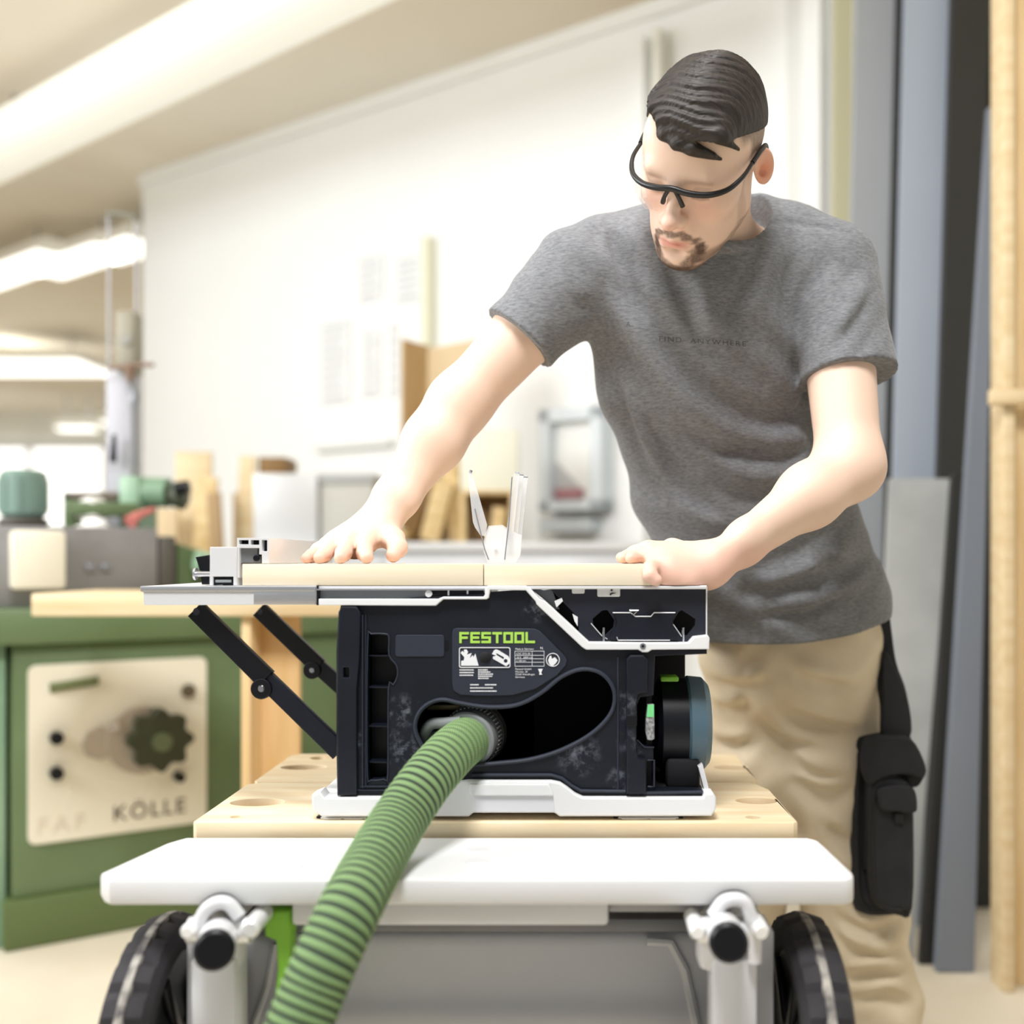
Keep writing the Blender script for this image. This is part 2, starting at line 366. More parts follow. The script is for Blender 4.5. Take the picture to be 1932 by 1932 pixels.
PL = [MC @ Vector((x, -y, z)) for y in (0,) for x, z in ((x0, zb0),)]
zlo = min(zb0, zb); zhi = (zt+zt1)/2
me = curve_mesh(rr(x0, (zb0+zb)/2, x1, zhi, .02), [], .006, .002)
me.transform(MC @ Matrix(((1,0,0,0),(0,0,-1,-.007),(0,1,0,0),(0,0,0,1)))); cp = put('control_plate', me, CREAM, root, 35)
def facecyl(px, py, r, d0, d1, n=24, lobes=0):
    x, z = onface(px, py); bm = BM(); rings = []
    for d in (d0, d1):
        rings.append([bm.verts.new(MC @ Vector((x+(r*(1+(.12*math.cos(lobes*a) if lobes else 0)))*math.cos(a), -d, z+(r*(1+(.12*math.cos(lobes*a) if lobes else 0)))*math.sin(a)))) for a in [2*math.pi*k/n for k in range(n)]])
    for k in range(n): bm.faces.new((rings[0][k], rings[0][(k+1) % n], rings[1][(k+1) % n], rings[1][k]))
    bm.faces.new(rings[0]); bm.faces.new(rings[1]); bmesh.ops.bevel(bm, geom=[e for e in bm.edges if len(e.link_faces) == 2 and abs(e.calc_face_angle(0)) > 1.2], offset=min(.006, r*.2), segments=2, affect='EDGES')
    return bm
TAUPE = mat('worn_aluminium', (176, 164, 148), .5, .2); KNOB = mat('dark_green_knob', (52, 60, 38), .45, rgb2=(42, 46, 30), scale=12)
obj('dial_ring', facecyl(262, 1392, .092, .012, .05, 48), TAUPE, cp)
obj('dial_bracket', facecyl(185, 1400, .045, .012, .035, 8), TAUPE, cp)
hw = obj('handwheel', facecyl(290, 1388, .078, .05, .10, 64, 8), KNOB, cp)
obj('hub', facecyl(290, 1390, .026, .1, .112, 24), mat('hub_green', (92, 104, 74), .4), hw)
obj('knob', facecyl(352, 1302, .019, .012, .03), mat('brown_knob', (92, 82, 62), .5), cp)
obj('knob', facecyl(104, 1390, .017, .012, .04), BLACK, cp); obj('knob', facecyl(104, 1456, .017, .012, .04), BLACK, cp)
obj('knob', facecyl(333, 1462, .014, .012, .05), BLACK, cp)
obj('highlight_screw', facecyl(208, 1365, .014, .05, .062), STEEL, cp)
xa_, za_ = onface(92, 1297); xb_, zb_ = onface(183, 1283)
bm = BM(); add_tube(bm, [MC @ Vector((xa_, -.016, za_)), MC @ Vector((xb_, -.016, zb_))], .013, 12); obj('handle', bm, mat('olive_handle', (98, 108, 64), .5), cp)
x_, z_ = onface(210, 1548)
me = text_mesh('K\u00d6LLE', .060, .001, space=1.15); s_ = MC @ Matrix.Translation((x_, -.0135, z_)) @ Matrix.Rotation(math.pi/2, 4, 'X')
put('lettering', merge_me := me, mat('brown_lettering', (62, 52, 38), .7), cp); me.transform(s_)
x_, z_ = onface(66, 1573)
me = text_mesh('FAF', .062, .0008, space=1.35); me.transform(MC @ Matrix.Translation((x_, -.0135, z_)) @ Matrix.Rotation(math.pi/2, 4, 'X')); put('faint_lettering', me, mat('faint_lettering', (214, 204, 184), .7), cp)
# grey machine table on top, cream box, motor...
ZT = .895
mbox('iron_table', -.38, .36, .02, .42, ZT, P(0, 1003, 2.95).z+.01, IRON, bev=.006)
mbox('table_end_cover', .362, .41, .02, .42, ZT, 1.09, DARKI)
x_, z_ = onface(40, 1050)
sw = mbox('switch_box', -.015, .115, -.045, .02, .945, 1.10, CREAM, bev=.012)
for dx in (.15, .19): mbox('table_screw', .02+dx, .045+dx, .008, .02, .99, 1.01, ALUD, bev=.003)
# sloping green housing right of the iron table
bm = BM(); add_hull(bm, [MC @ Vector(v) for v in ((.42, .05, ZT), (.42, .05, 1.07), (.42, .40, 1.09), (.42, .40, ZT), (.68, .05, ZT), (.66, .05, .97), (.70, .40, 1.02), (.70, .40, ZT))]); obj('slanted_housing', bm, GM, root)
bm = BM(); add_tube(bm, [MC @ Vector((.46, .0, 1.02)), MC @ Vector((.64, .02, .99))], .03, 16); obj('housing_roller', bm, GML, root)
mbox('green_arm', .16, .34, .16, .24, 1.02+.13, 1.02+.17, GM); 
# pale green motor, far left
def topcyl(name, px, Y, r, z0, z1, m_, par, n=32, bev=.012):
    c = P(px, 0, Y); bm = BM(); add_tube(bm, [(c.x, Y, z0), (c.x, Y, z0+bev), (c.x, Y, z1-bev), (c.x, Y, z1)], [r-bev, r, r, r-bev], n); return obj(name, bm, m_, par)
mt = thing('electric_motor', 'round pale green motor standing on the grey iron table at the left edge', 'motor', (P(42, 0, 2.98).x, 2.98, 1.11))
ztab = P(0, 1003, 2.95).z+.01
topcyl('motor_base', 44, 2.98, .068, ztab+.001, ztab+.03, DARKI, mt); 
MG = mat('motor_green', (118, 142, 130), .35)
topcyl('motor_body', 44, 2.98, .062, ztab+.03, P(0, 888, 2.98).z, MG, mt)
for k in range(10):
    a = 2*math.pi*k/10; c = P(44, 0, 2.98); bm = BM(); add_box(bm, .060, .066, -.004, .004, ztab+.05, P(0, 905, 2.98).z, M=Matrix.Translation((c.x, 2.98, 0)) @ Matrix.Rotation(a, 4, 'Z')); obj('cooling_fin', bm, MG, mt)
# pillar drill / column machine
YD = 3.15
dr = thing('pillar_drill', 'tall pale grey column machine with green base and dark cross handle', 'machine', (P(235, 0, YD).x, YD, ztab))
PG = mat('pale_grey_enamel', (176, 175, 180), .5); TG = mat('taupe_grey', (146, 140, 122), .5)
bm = BM(); a = P(206, 0, YD+.05); b = P(258, 700, YD+.05); add_box(bm, a.x, b.x, YD+.02, YD+.1, 1.02, b.z, .01); obj('column', bm, PG, dr)
bm = BM(); a = P(217, 702, YD); b = P(252, 585, YD); add_box(bm, a.x, b.x, YD, YD+.08, a.z, b.z, .008); hd = obj('head_plate', bm, TG, dr)
bm = BM(); c = P(236, 640, YD-.01); add_tube(bm, [c, c+Vector((0, .03, 0))], .017, 20); obj('gauge', bm, mat('gauge_grey', (150, 148, 140), .9), hd)
bm = BM(); c = P(245, 690, YD-.03); add_tube(bm, [P(205, 694, YD-.03), c, P(290, 688, YD-.03)], .007, 10); add_tube(bm, [c, P(245, 720, YD-.03)], [.02, .008], 12); obj('cross_handle', bm, mat('brown_handle', (130, 105, 88), .5), dr)
bm = BM(); add_tube(bm, [P(246, 720, YD-.02), P(252, 745, YD-.02), P(252, 880, YD-.02)], .008, 10); add_tube(bm, [P(253, 740, YD-.02), P(254, 760, YD-.02)], .014, 12); obj('spindle', bm, ALUD, dr)
bm = BM(); add_tube(bm, [P(215, 820, YD-.01), P(213, 872, YD-.01)], [.006, .012], 10); obj('drop_handle', bm, BLACK, dr)
bm = BM(); a = P(203, 0, YD+.06)
add_tube(bm, [P(206, 705, YD+.06), P(205, 430, YD+.06), P(203, 404, YD+.06), P(228, 404, YD+.06), P(256, 412, YD+.06), P(257, 430, YD+.06), P(258, 705, YD+.06)], .0045, 8); obj('top_frame', bm, PG, dr)
bm = BM(); add_tube(bm, [P(203, 402, YD+.055), P(228, 404, YD+.055), P(256, 412, YD+.055)], .009, 10); obj('top_bracket', bm, mat('olive_grey', (120, 118, 104), .6), dr)
bm = BM(); a = P(222, 0, YD-.05); b = P(262, 898, YD-.05); add_box(bm, a.x, b.x, YD-.05, YD+.1, ztab+.001, b.z, .012); obj('base', bm, GML, dr)
bm = BM(); c = P(262, 928, YD); add_tube(bm, [c, P(318, 930, YD)], .045, 24); mo = obj('side_motor', bm, mat('motor_mid_green', (120, 150, 122), .45), dr)
bm = BM(); add_tube(bm, [P(318, 935, YD), P(345, 935, YD), P(352, 935, YD)], [.03, .045, .03], 20); obj('pulley', bm, mat('dark_olive', (70, 76, 58), .5), mo)
bm = BM(); add_tube(bm, [P(332, 922, YD-.06), P(356, 918, YD-.06)], .02, 16); obj('black_cap', bm, BLACK, mo)
bm = BM(); add_box(bm, P(118, 0, YD).x, P(222, 0, YD).x, YD, YD+.06, P(0, 944, YD).z, P(0, 928, YD).z, .004); obj('work_arm', bm, mat('brown_grey_arm', (110, 98, 82), .5), dr)
bm = BM(); add_box(bm, P(118, 0, YD).x, P(140, 0, YD).x, YD, YD+.06, ztab+.001, P(0, 930, YD).z, .006); obj('arm_foot', bm, GM, dr)
WRAG = mat('white_cloth', (244, 242, 236), .9)
def blob(name, px, py, Y, rx, ry, rz, m_, label, cat, group=None, seed=0, base=None):
    bm = BM(); bmesh.ops.create_icosphere(bm, subdivisions=3, radius=1); rnd = random.Random(seed); ph = [rnd.uniform(0, 6) for _ in range(6)]
    c = P(px, py, Y); zb_ = (base if base is not None else c.z-rz)
    for v in bm.verts:
        k = 1+.12*math.sin(4*v.co.x+ph[0])+.1*math.sin(5*v.co.y+ph[1])+.1*math.sin(5*v.co.z+ph[2]); v.co = Vector((c.x+v.co.x*rx*k, Y+v.co.y*ry*k, max(zb_+.001, c.z+v.co.z*rz*k)))
    return tag(obj(name, bm, m_, None, True), label, cat, group)
blob('cleaning_cloth', 172, 965, 3.02, .045, .04, .04, WRAG, 'white crumpled cloth behind the cream switch box, upper of the two', 'cloth', seed=1, base=ztab+.03)
blob('cleaning_cloth', 172, 1000, 2.93, .045, .03, .022, WRAG, 'white crumpled cloth on the grey iron table, lower of the two', 'cloth', seed=2, base=ztab)
bm = BM(); add_tube(bm, [P(245, 985, 2.95), P(262, 972, 2.98), P(290, 962, 3.02)], [.02, .012, .008], 12); q = min(v.co.z for v in bm.verts)
for v in bm.verts: v.co.z += ztab+.001-q
tag(obj('clamp_lever', bm, mat('faded_red', (205, 120, 112), .5)), 'faded red lever on the edge of the grey iron table', 'lever')
# pale wooden boards stacked behind the machine
YB = 3.7
zsh = .98
bm = BM(); add_box(bm, P(268, 0, YB).x, P(462, 0, YB).x, YB, YB+.3, 0, zsh, .004)
tag(obj('offcut_bin', bm, mat('pale_wood_bin', (224, 206, 172), .7)), 'pale wooden bin full of offcuts behind the green machine', 'bin')
for px_, w_, top, dy, ang, m_, lab in ((300, 60, 960, .02, 0, CARDL, 'wide pale board, lowest in front of the offcut bin row'), (345, 70, 848, .1, .0, PINE2, 'square pale board, tallest at the left of the offcut bin'),
        (372, 40, 900, .05, .05, WB, 'narrow golden board beside the black machine cap'), (405, 26, 930, .03, -.06, mat('brown_board', (170, 140, 100), .7), 'short brown board in the middle of the offcut bin'),
        (438, 32, 855, .12, .04, PINE2, 'slim pale board, second tallest in the offcut bin'), (430, 44, 925, .18, .0, CARDL, 'square tan board at the back of the offcut bin')):
    z1 = P(0, top, YB).z; bm = BM(); x_ = P(px_, 0, YB).x; w2 = w_/F*YB/2
    add_box(bm, -w2, w2, 0, .02, 0, z1-zsh, .002, M=Matrix.Translation((x_, YB+dy, zsh+.002+abs(math.sin(ang))*w2)) @ Matrix.Rotation(ang, 4, 'Y')); tag(obj('board_offcut', bm, m_), lab, 'board', 'boards standing in the offcut bin')
simple_box('wooden_block', 487, 540, 862, 3.84, .16, WB2, 'small brown wooden block on the white storage box', 'wood block', base=P(0, 893, 3.8).z)
# wooden bench in front of the machine
t = thing('wooden_bench', 'pale pine bench with a panel leg in front of the green machine', 'bench', (-.95, 2.35, 0))
x0, x1 = P(58, 0, 2.3).x, P(700, 0, 2.3).x; z1, z0 = P(0, 1120, 2.3).z, P(0, 1163, 2.3).z
bm = BM(); add_box(bm, x0, x1, 2.3, 2.62, z0, z1, .004); obj('bench_top', bm, PINE2, t)
for a_, b_ in ((455, 473), (690, 705)):
    bm = BM(); add_box(bm, P(a_, 0, 2.32).x, P(b_, 0, 2.32).x, 2.32, 2.58, 0, z0, .003); obj('leg', bm, PINE, t)
bm = BM(); add_box(bm, P(473, 0, 2.36).x, P(556, 0, 2.36).x, 2.40, 2.42, .12, z0, .002); obj('side_panel', bm, mat('orange_pine', (236, 200, 146), .6, rgb2=(226, 186, 128), scale=4, stretch=(8, 8, 1)), t)

# ================================================================== right side: stacked panels
def leaning(name, c4, thick, m_, label, cat='panel', group='sheet panels leaning at the right'):
    """c4: (px,py,Y) bottom-left, bottom-right, top-right, top-left"""
    pts = [P(*q) for q in c4]; bm = BM(); d = Vector((0, thick, 0))
    vs = [bm.verts.new(q) for q in pts]+[bm.verts.new(q+d) for q in pts]
    for f in ((0,1,2,3), (7,6,5,4), (0,4,5,1), (1,5,6,2), (2,6,7,3), (3,7,4,0)): bm.faces.new([vs[i] for i in f])
    return tag(obj(name, bm, m_), label, cat, group)
def fy(Y): return CY+CH/Y*F-1.5   # py of the floor at depth Y (a hair above)
PAN1 = mat('grey_laminate', (152, 155, 158), .42, var=.06, scale=2)
PAN2 = mat('blue_grey_laminate', (158, 166, 178), .38, var=.05, scale=1.5)
PAN3 = mat('light_concrete_board', (170, 172, 170), .7, rgb2=(156, 158, 156), scale=6)
PANB = mat('black_laminate', (38, 37, 34), .5)
PANS = mat('slate_laminate', (118, 124, 134), .4, var=.05, scale=2)
leaning('cream_board', ((1562, fy(3.2), 3.2), (1592, fy(3.2), 3.2), (1612, -260, 3.35), (1578, -260, 3.35)), .03, mat('khaki_board', (190, 184, 150), .6), 'narrow khaki board standing left of the grey panels')
leaning('grey_panel', ((1580, fy(3.0), 3.0), (1662, fy(3.0), 3.0), (1703, -260, 3.1), (1622, -260, 3.1)), .03, PAN1, 'grey panel directly behind the shoulder, leftmost of the tall ones')
leaning('black_panel', ((1655, fy(2.97), 2.97), (1675, fy(2.97), 2.97), (1722, -260, 3.05), (1700, -260, 3.05)), .03, PANB, 'slim dark panel edge between the two tall grey panels')  # black slab in place of the shade in the gap between panels
leaning('grey_panel', ((1668, fy(2.9), 2.9), (1772, fy(2.9), 2.9), (1812, -260, 3.0), (1716, -260, 3.0)), .03, PAN2, 'tall blue-grey panel with the black panel to its right')
leaning('black_panel', ((1745, fy(2.8), 2.8), (1800, fy(2.8), 2.8), (1880, -260, 2.95), (1805, -260, 2.95)), .03, PANB, 'wide black panel standing left of the pale wooden rack')
leaning('grey_panel', ((1640, fy(2.66), 2.66), (1722, fy(2.66), 2.66), (1795, 903, 2.76), (1680, 903, 2.76)), .02, PAN3, 'short light grey board leaning behind the tool holster', group='sheet panels leaning at the right')
leaning('black_panel', ((1735, fy(2.62), 2.62), (1765, fy(2.62), 2.62), (1826, 880, 2.74), (1797, 895, 2.74)), .02, PANB, 'short black strip leaning between light grey board and slate panel')
leaning('grey_panel', ((1768, fy(2.57), 2.57), (1838, fy(2.57), 2.57), (1880, 200, 2.75), (1868, 200, 2.75)), .03, PANS, 'slate grey panel leaning beside the pale wooden rack, narrow at top')
bm = BM(); a = P(1895, 0, 2.62); add_box(bm, a.x-.02, a.x+.35, 3.05, 3.1, .001, 2.7); tag(obj('black_panel', bm, PANB), 'dark panel standing behind the pale wooden rack', 'panel', 'sheet panels leaning at the right')
t = thing('wooden_rack', 'pale wooden rack upright with crossbar at the right edge', 'rack', (P(1910, 0, 2.45).x, 2.5, 0))
bm = BM(); a, b = P(1894, 0, 2.45), P(1916, 0, 2.45); add_box(bm, a.x, b.x, 2.45, 2.53, 0, 2.75, .004); obj('post', bm, PINE2, t)
bm = BM(); b = P(1990, 0, 2.45); add_box(bm, P(1915, 0, 2.45).x, b.x, 2.49, 2.52, 0, 2.75, .003); obj('board', bm, PINE, t)
bm = BM(); a, b = P(1872, 762, 2.42), P(1990, 733, 2.42); add_box(bm, a.x, b.x, 2.42, 2.449, a.z, b.z, .004); obj('crossbar', bm, PINE2, t)

# ================================================================== mobile workbench (foreground)
ZW = .690
wb = thing('mobile_workbench', 'white mobile workbench with beech top, clamps and big wheels under the saw', 'workbench', (-.09, 1.5, 0))
xl, xr = -.474, .291
def hole(x, y, r, ry=None): return circ(x, y, r, 28, ry)
Yof = lambda py: (CH-ZW)*F/(py-CY)
Xof = lambda px, py: (px-CX)/F*Yof(py)
ch = .02
hplate('tabletop', [(xl+.006, 1.31), (xr-.006, 1.31), (xr, 1.316), (xr, 1.50), (xr-.012, 1.536), (xr-.02, 1.548), (xl+.02, 1.548), (xl, 1.535), (xl, 1.316)], MFT, wb, ZW-.022, ZW,
       [hole(Xof(485, 1513), Yof(1513), .036, .023), hole(Xof(1427, 1510), Yof(1510), .028, .02), hole(Xof(440, 1546), Yof(1540), .008), hole(Xof(1420, 1541), Yof(1541), .009)], .002)
hplate('tabletop', [(xl+.01, 1.552), (xr-.012, 1.552), (xr-.004, 1.565), (xr-.004, 1.765), (xr-.016, 1.777), (xl+.02, 1.777), (xl+.004, 1.762), (xl+.004, 1.56)], MFT, wb, ZW-.022, ZW,
       [hole(Xof(573, 1447), Yof(1447), .036, .02), hole(Xof(1378, 1447), Yof(1447), .026, .018), hole(Xof(600, 1430), Yof(1430), .012)], .002)
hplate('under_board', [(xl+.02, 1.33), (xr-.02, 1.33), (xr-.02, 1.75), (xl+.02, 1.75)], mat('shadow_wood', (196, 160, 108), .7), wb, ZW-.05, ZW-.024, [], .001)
# white side plate
ZP = .675
Xp = lambda px, Y: (px-CX)/F*Y
ol = [(Xp(212, 1.132), 1.125), (Xp(1592, 1.132), 1.125), (Xp(1606, 1.14), 1.133), (Xp(1610, 1.15), 1.15), (Xp(1560, 1.25), 1.262), (Xp(1546, 1.28), 1.285), (Xp(1525, 1.295), 1.297), (Xp(350, 1.295), 1.297), (Xp(330, 1.28), 1.285), (Xp(312, 1.27), 1.27), (Xp(190, 1.15), 1.15), (Xp(195, 1.135), 1.135)]
def plate_holes():
    h = []
    for px_, Y, w_, d_ in ((520, 1.168, .03, .005), (1325, 1.165, .012, .004)): h.append(rr(Xp(px_, Y)-w_, Y-d_, Xp(px_, Y)+w_, Y+d_, .003, 3))
    return h
hplate('side_plate', ol, WHITE, wb, ZP-.029, ZP, [], .005)
bm = BM()
for px_, Y in ((900, 1.24), (1120, 1.24), (900, 1.19), (1130, 1.19), (1250, 1.22), (600, 1.22), (480, 1.2)): add_tube(bm, [(Xp(px_, Y), Y, ZP-.001), (Xp(px_, Y), Y, ZP+.0018)], [.016, .012], 20); obj('plate_embossing', bm, WHITE2, wb); bm = BM()
for px_, Y, w_ in ((520, 1.168, .03), (1325, 1.165, .014)): add_box(bm, Xp(px_, Y)-w_, Xp(px_, Y)+w_, Y-.006, Y+.006, ZP-.001, ZP+.002, .001); obj('plate_embossing', bm, WHITE2, wb); bm = BM()
bm.free()
bm = BM(); a, b = P(552, 1745, 1.15), P(1148, 1706, 1.15); add_box(bm, a.x, b.x, 1.145, 1.27, a.z, b.z+.004, .005); obj('plate_bracket', bm, WHITE2, wb)
bm = BM(); add_box(bm, P(1148, 0, 1.18).x, P(1330, 0, 1.18).x, 1.18, 1.27, P(0, 1722, 1.18).z, ZP-.03, .003); obj('plate_beam', bm, ALUD, wb); bm = BM(); add_box(bm, P(540, 0, 1.18).x, P(600, 0, 1.18).x, 1.18, 1.27, P(0, 1735, 1.18).z, ZP-.03, .003); obj('plate_beam', bm, ALUD, wb)
# rails joining plate and table (side tubes)
bm = BM()
for x_ in (-.40, .20): add_box(bm, x_-.02, x_+.02, 1.2, 1.76, ZW-.09, ZW-.052, .004)
add_box(bm, -.40, .20, 1.72, 1.76, ZW-.09, ZW-.052, .004); obj('frame_rail', bm, WHITE2, wb)
# grey tub below
TUB = mat('grey_tub', (205, 206, 210), .35, var=.12, scale=3)
bm = BM(); x0, x1 = P(452, 0, 1.25).x, P(1432, 0, 1.25).x
add_box(bm, x0, x1-.005, 1.25, 1.7, .33, .575, .02, 3); tub = obj('storage_tub', bm, TUB, wb)
bm = BM(); add_box(bm, x0-.006, x1+.002, 1.242, 1.708, .575, .592, .004); obj('tub_rim', bm, mat('mid_grey_rim', (120, 121, 125), .4), tub)
bm = BM(); add_tube(bm, [P(1220, 1775, 1.248), P(1265, 1778, 1.248), P(1292, 1830, 1.248), P(1320, 1960, 1.248)], .006, 8); obj('tub_rib', bm, mat('tub_rib', (198, 199, 202), .35), tub); bm = BM(); add_tube(bm, [P(470, 1960, 1.248), P(505, 1860, 1.248), P(520, 1780, 1.248)], .004, 8); obj('tub_rib', bm, mat('tub_rib', (198, 199, 202), .35), tub)
# legs with clamp tubes
def leg_set(s, lx0, lx1, tx, ty, tr, base, screws, loop):
    bm = BM(); a, b = P(lx0, 1960, 1.12), P(lx1, 1812, 1.12); add_box(bm, a.x, b.x, 1.12, 1.17, .25, b.z, .005)
    lg = obj('leg', bm, WHITE2, wb)
    c0 = P(tx, ty, 1.06); c1 = P(base[0], base[1], 1.2)
    bm = BM(); add_tube(bm, [c0, c0.lerp(c1, .98)], [tr*.98, tr*.98], 28); tb = obj('clamp_tube', bm, WHITE2, wb)
    bm = BM(); d = (c0-c1).normalized(); add_tube(bm, [c0+d*.000, c0+d*.008, c0+d*.011], [tr, tr, tr*.85], 28); obj('end_cap', bm, BLACK, tb)
    bm = BM()
    for (sx, sy, r) in screws:
        q = P(sx, sy, 1.10); add_tube(bm, [q+Vector((0, .05, 0)), q, q-Vector((0, .004, 0))], [r, r, r*.7], 20)
    xa, xb = P(screws[0][0], 0, 1.12).x, P(screws[1][0], 0, 1.12).x; z_ = P(0, screws[0][1], 1.12).z
    add_tube(bm, [(xa, 1.125, z_), (xb, 1.125, z_)], .014, 20); obj('clamp_screw', bm, mat('bright_zinc', (240, 240, 240), .2, .3), tb)
    bm = BM(); add_tube(bm, cr([P(x, y, 1.115) for x, y in loop], 5), .0075, 12); obj('latch_loop', bm, WHITE2, tb)
    bm = BM(); add_tube(bm, cr([P(x, y-9, 1.121) for x, y in loop], 5), .005, 10); obj('latch_gasket', bm, BLACK, tb)
    bm = BM(); p0, p1 = P(min(tx, base[0])-34, 1840, 1.125), P(max(tx, base[0])+26, 1745, 1.125); add_box(bm, p0.x, p1.x, 1.125, 1.165, p0.z, p1.z, .012); obj('clamp_block', bm, WHITE2, tb)
leg_set(-1, 358, 443, 405, 1790, .0205, (425, 1735), ((354, 1758, .008), (472, 1752, .0105)), ((372, 1762), (385, 1722), (408, 1704), (432, 1706), (452, 1730)))
leg_set(1, 1345, 1430, 1374, 1776, .0200, (1352, 1725), ((1316, 1758, .009), (1436, 1758, .009)), ((1345, 1728), (1368, 1700), (1402, 1700), (1416, 1730), (1424, 1762), (1424, 1815)))
# green lever
bm = BM()
lv = [(497, 1719), (548, 1719), (549, 1750), (545, 1830), (520, 1960), (508, 1960), (523, 1830), (520, 1776), (499, 1768)]
plate('release_lever', lv, GREEN, wb, 1.155, 1.185, bev=.003)
bm = BM(); a, b = P(546, 1760, 1.18), P(554, 1722, 1.18); add_box(bm, a.x, b.x, 1.16, 1.19, a.z, b.z, .002); obj('lever_pivot', bm, BLACK, wb)
# wheels
def wheel(x0, x1, inner):
    yc, zc_, R = 1.205, .463, .142; xm = (x0+x1)/2; hw_ = (x1-x0)/2
    bm = BM(); n = 96; prof = [(-hw_*.55, .098), (-hw_*.98, .108), (-hw_, .125), (-hw_*.8, .137), (-hw_*.3, .1415), (hw_*.3, .1415), (hw_*.8, .137), (hw_, .125), (hw_*.98, .108), (hw_*.55, .098)]
    rings = []
    for k in range(n):
        a = 2*math.pi*k/n; g = -.004 if (k % 4 == 0) else 0
        rings.append([bm.verts.new((xm+u, yc+(r+(g if r > .13 and abs(u) > hw_*.2 else 0))*math.cos(a), zc_+(r+(g if r > .13 and abs(u) > hw_*.2 else 0))*math.sin(a))) for u, r in prof])
    for k in range(n):
        A, B = rings[k], rings[(k+1) % n]
        for j in range(len(prof)): bm.faces.new((A[j], A[(j+1) % len(prof)], B[(j+1) % len(prof)], B[j]))
    wh = obj('wheel', bm, RUBBER, wb, 25)
    bm = BM(); rings = []
    for k in range(n):
        a = 2*math.pi*k/n; rings.append([bm.verts.new((xm+u, yc+r*math.cos(a), zc_+r*math.sin(a))) for u, r in ((-.0055, .139), (-.004, .1432), (.004, .1432), (.0055, .139))])
    for k in range(n):
        A, B = rings[k], rings[(k+1) % n]
        for j in range(4): bm.faces.new((A[j], A[(j+1) % 4], B[(j+1) % 4], B[j]))
    obj('worn_tread_band', bm, DUSTY, wh)
    bm = BM(); rings = []
    for u, r in ((-.018, .1), (-.014, .06), (-.022, .03), (-.022, .0005), ):
        rings.append([bm.verts.new((xm+inner*(-u)*1, yc+r*math.cos(2*math.pi*k/40), zc_+r*math.sin(2*math.pi*k/40))) for k in range(40)])
    for u, r in ((.018, .1),): rings.insert(0, [bm.verts.new((xm-inner*u, yc+r*math.cos(2*math.pi*k/40), zc_+r*math.sin(2*math.pi*k/40))) for k in range(40)])
    for A, B in zip(rings, rings[1:]):
        for k in range(40): bm.faces.new((A[k], A[(k+1) % 40], B[(k+1) % 40], B[k]))
    rim = obj('rim', bm, mat('charcoal_rim', (58, 58, 60), .5), wh)
    bm = BM()
    for k in range(5):
        M = Matrix.Translation((xm+inner*.02, yc, zc_)) @ Matrix.Rotation(2*math.pi*k/5+.5, 4, 'X'); add_box(bm, -.005, .005, -.008, .008, .02, .098, .003, M=M)
    obj('spoke', bm, BLACK, rim)
wheel(-.497, -.443, 1); wheel(.249, .305, -1)
bm = BM(); add_tube(bm, [(-.44, 1.205, .463), (.25, 1.205, .463)], .012, 16); obj('axle', bm, BLACK, wb)
bm = BM(); bm.free()
for q_ in ((-.43, -.40, 1.17, 1.24, .3, .6), (.205, .235, 1.18, 1.24, .3, .6), (-.48, -.44, 1.68, 1.73, 0, ZW-.06), (.242, .282, 1.68, 1.73, 0, ZW-.06)):
    bm = BM(); add_box(bm, *q_, .004); obj('frame_post', bm, WHITE2, wb)
bm = BM()
bm.free()
for x_ in (P(400, 0, 1.145).x, P(1388, 0, 1.145).x):
    bm = BM(); add_box(bm, x_-.022, x_+.022, 1.12, 1.17, 0, .26, .004); obj('foot', bm, BLACK, wb)

# ================================================================== the table saw
YS = 1.33
def dusty(base, centres):
    m = base.copy(); m.name = 'dusted_dark_plastic'; nt = m.node_tree; b = nt.nodes['Principled BSDF']; N = nt.nodes.new; L = nt.links.new
    tc = N('ShaderNodeTexCoord'); n = N('ShaderNodeTexNoise'); n.inputs['Scale'].default_value = 70; n.inputs['Detail'].default_value = 8; n.inputs['Roughness'].default_value = .7; L(tc.outputs['Object'], n.inputs['Vector'])
    tot = None
    for (c, rad) in centres:
        d = N('ShaderNodeVectorMath'); d.operation = 'DISTANCE'; L(tc.outputs['Object'], d.inputs[0]); d.inputs[1].default_value = c
        mr = N('ShaderNodeMapRange'); mr.inputs[1].default_value = rad; mr.inputs[2].default_value = rad*.2; L(d.outputs['Value'], mr.inputs[0])
        if tot is None: tot = mr.outputs[0]
        else:
            mx = N('ShaderNodeMath'); mx.operation = 'MAXIMUM'; L(tot, mx.inputs[0]); L(mr.outputs[0], mx.inputs[1]); tot = mx.outputs[0]
    rp = N('ShaderNodeMapRange'); rp.inputs[1].default_value = .48; rp.inputs[2].default_value = .72; L(n.outputs['Fac'], rp.inputs[0])
    mu = N('ShaderNodeMath'); mu.operation = 'MULTIPLY'; L(tot, mu.inputs[0]); L(rp.outputs[0], mu.inputs[1])
    mi = N('ShaderNodeMix'); mi.data_type = 'RGBA'; L(mu.outputs[0], mi.inputs[0]); src = b.inputs['Base Color'].links[0].from_socket; L(src, mi.inputs[6]); mi.inputs[7].default_value = (*lin((120, 124, 134)), 1); L(mi.outputs[2], b.inputs['Base Color'])
    return m
NAVYD = dusty(NAVY, [(tuple(P(758, 1345, YS)), .028), (tuple(P(762, 1410, YS)), .030), (tuple(P(672, 1400, YS)), .018), (tuple(P(1192, 1330, YS)), .026), (tuple(P(1192, 1400, YS)), .022), (tuple(P(1090, 1420, YS)), .035), (tuple(P(1170, 1470, YS)), .02), (tuple(P(1010, 1150, YS)), .02)])
saw = thing('table_saw', 'dark compact table saw with white base and aluminium extension table on the workbench', 'table saw', P(965, 1545, YS))
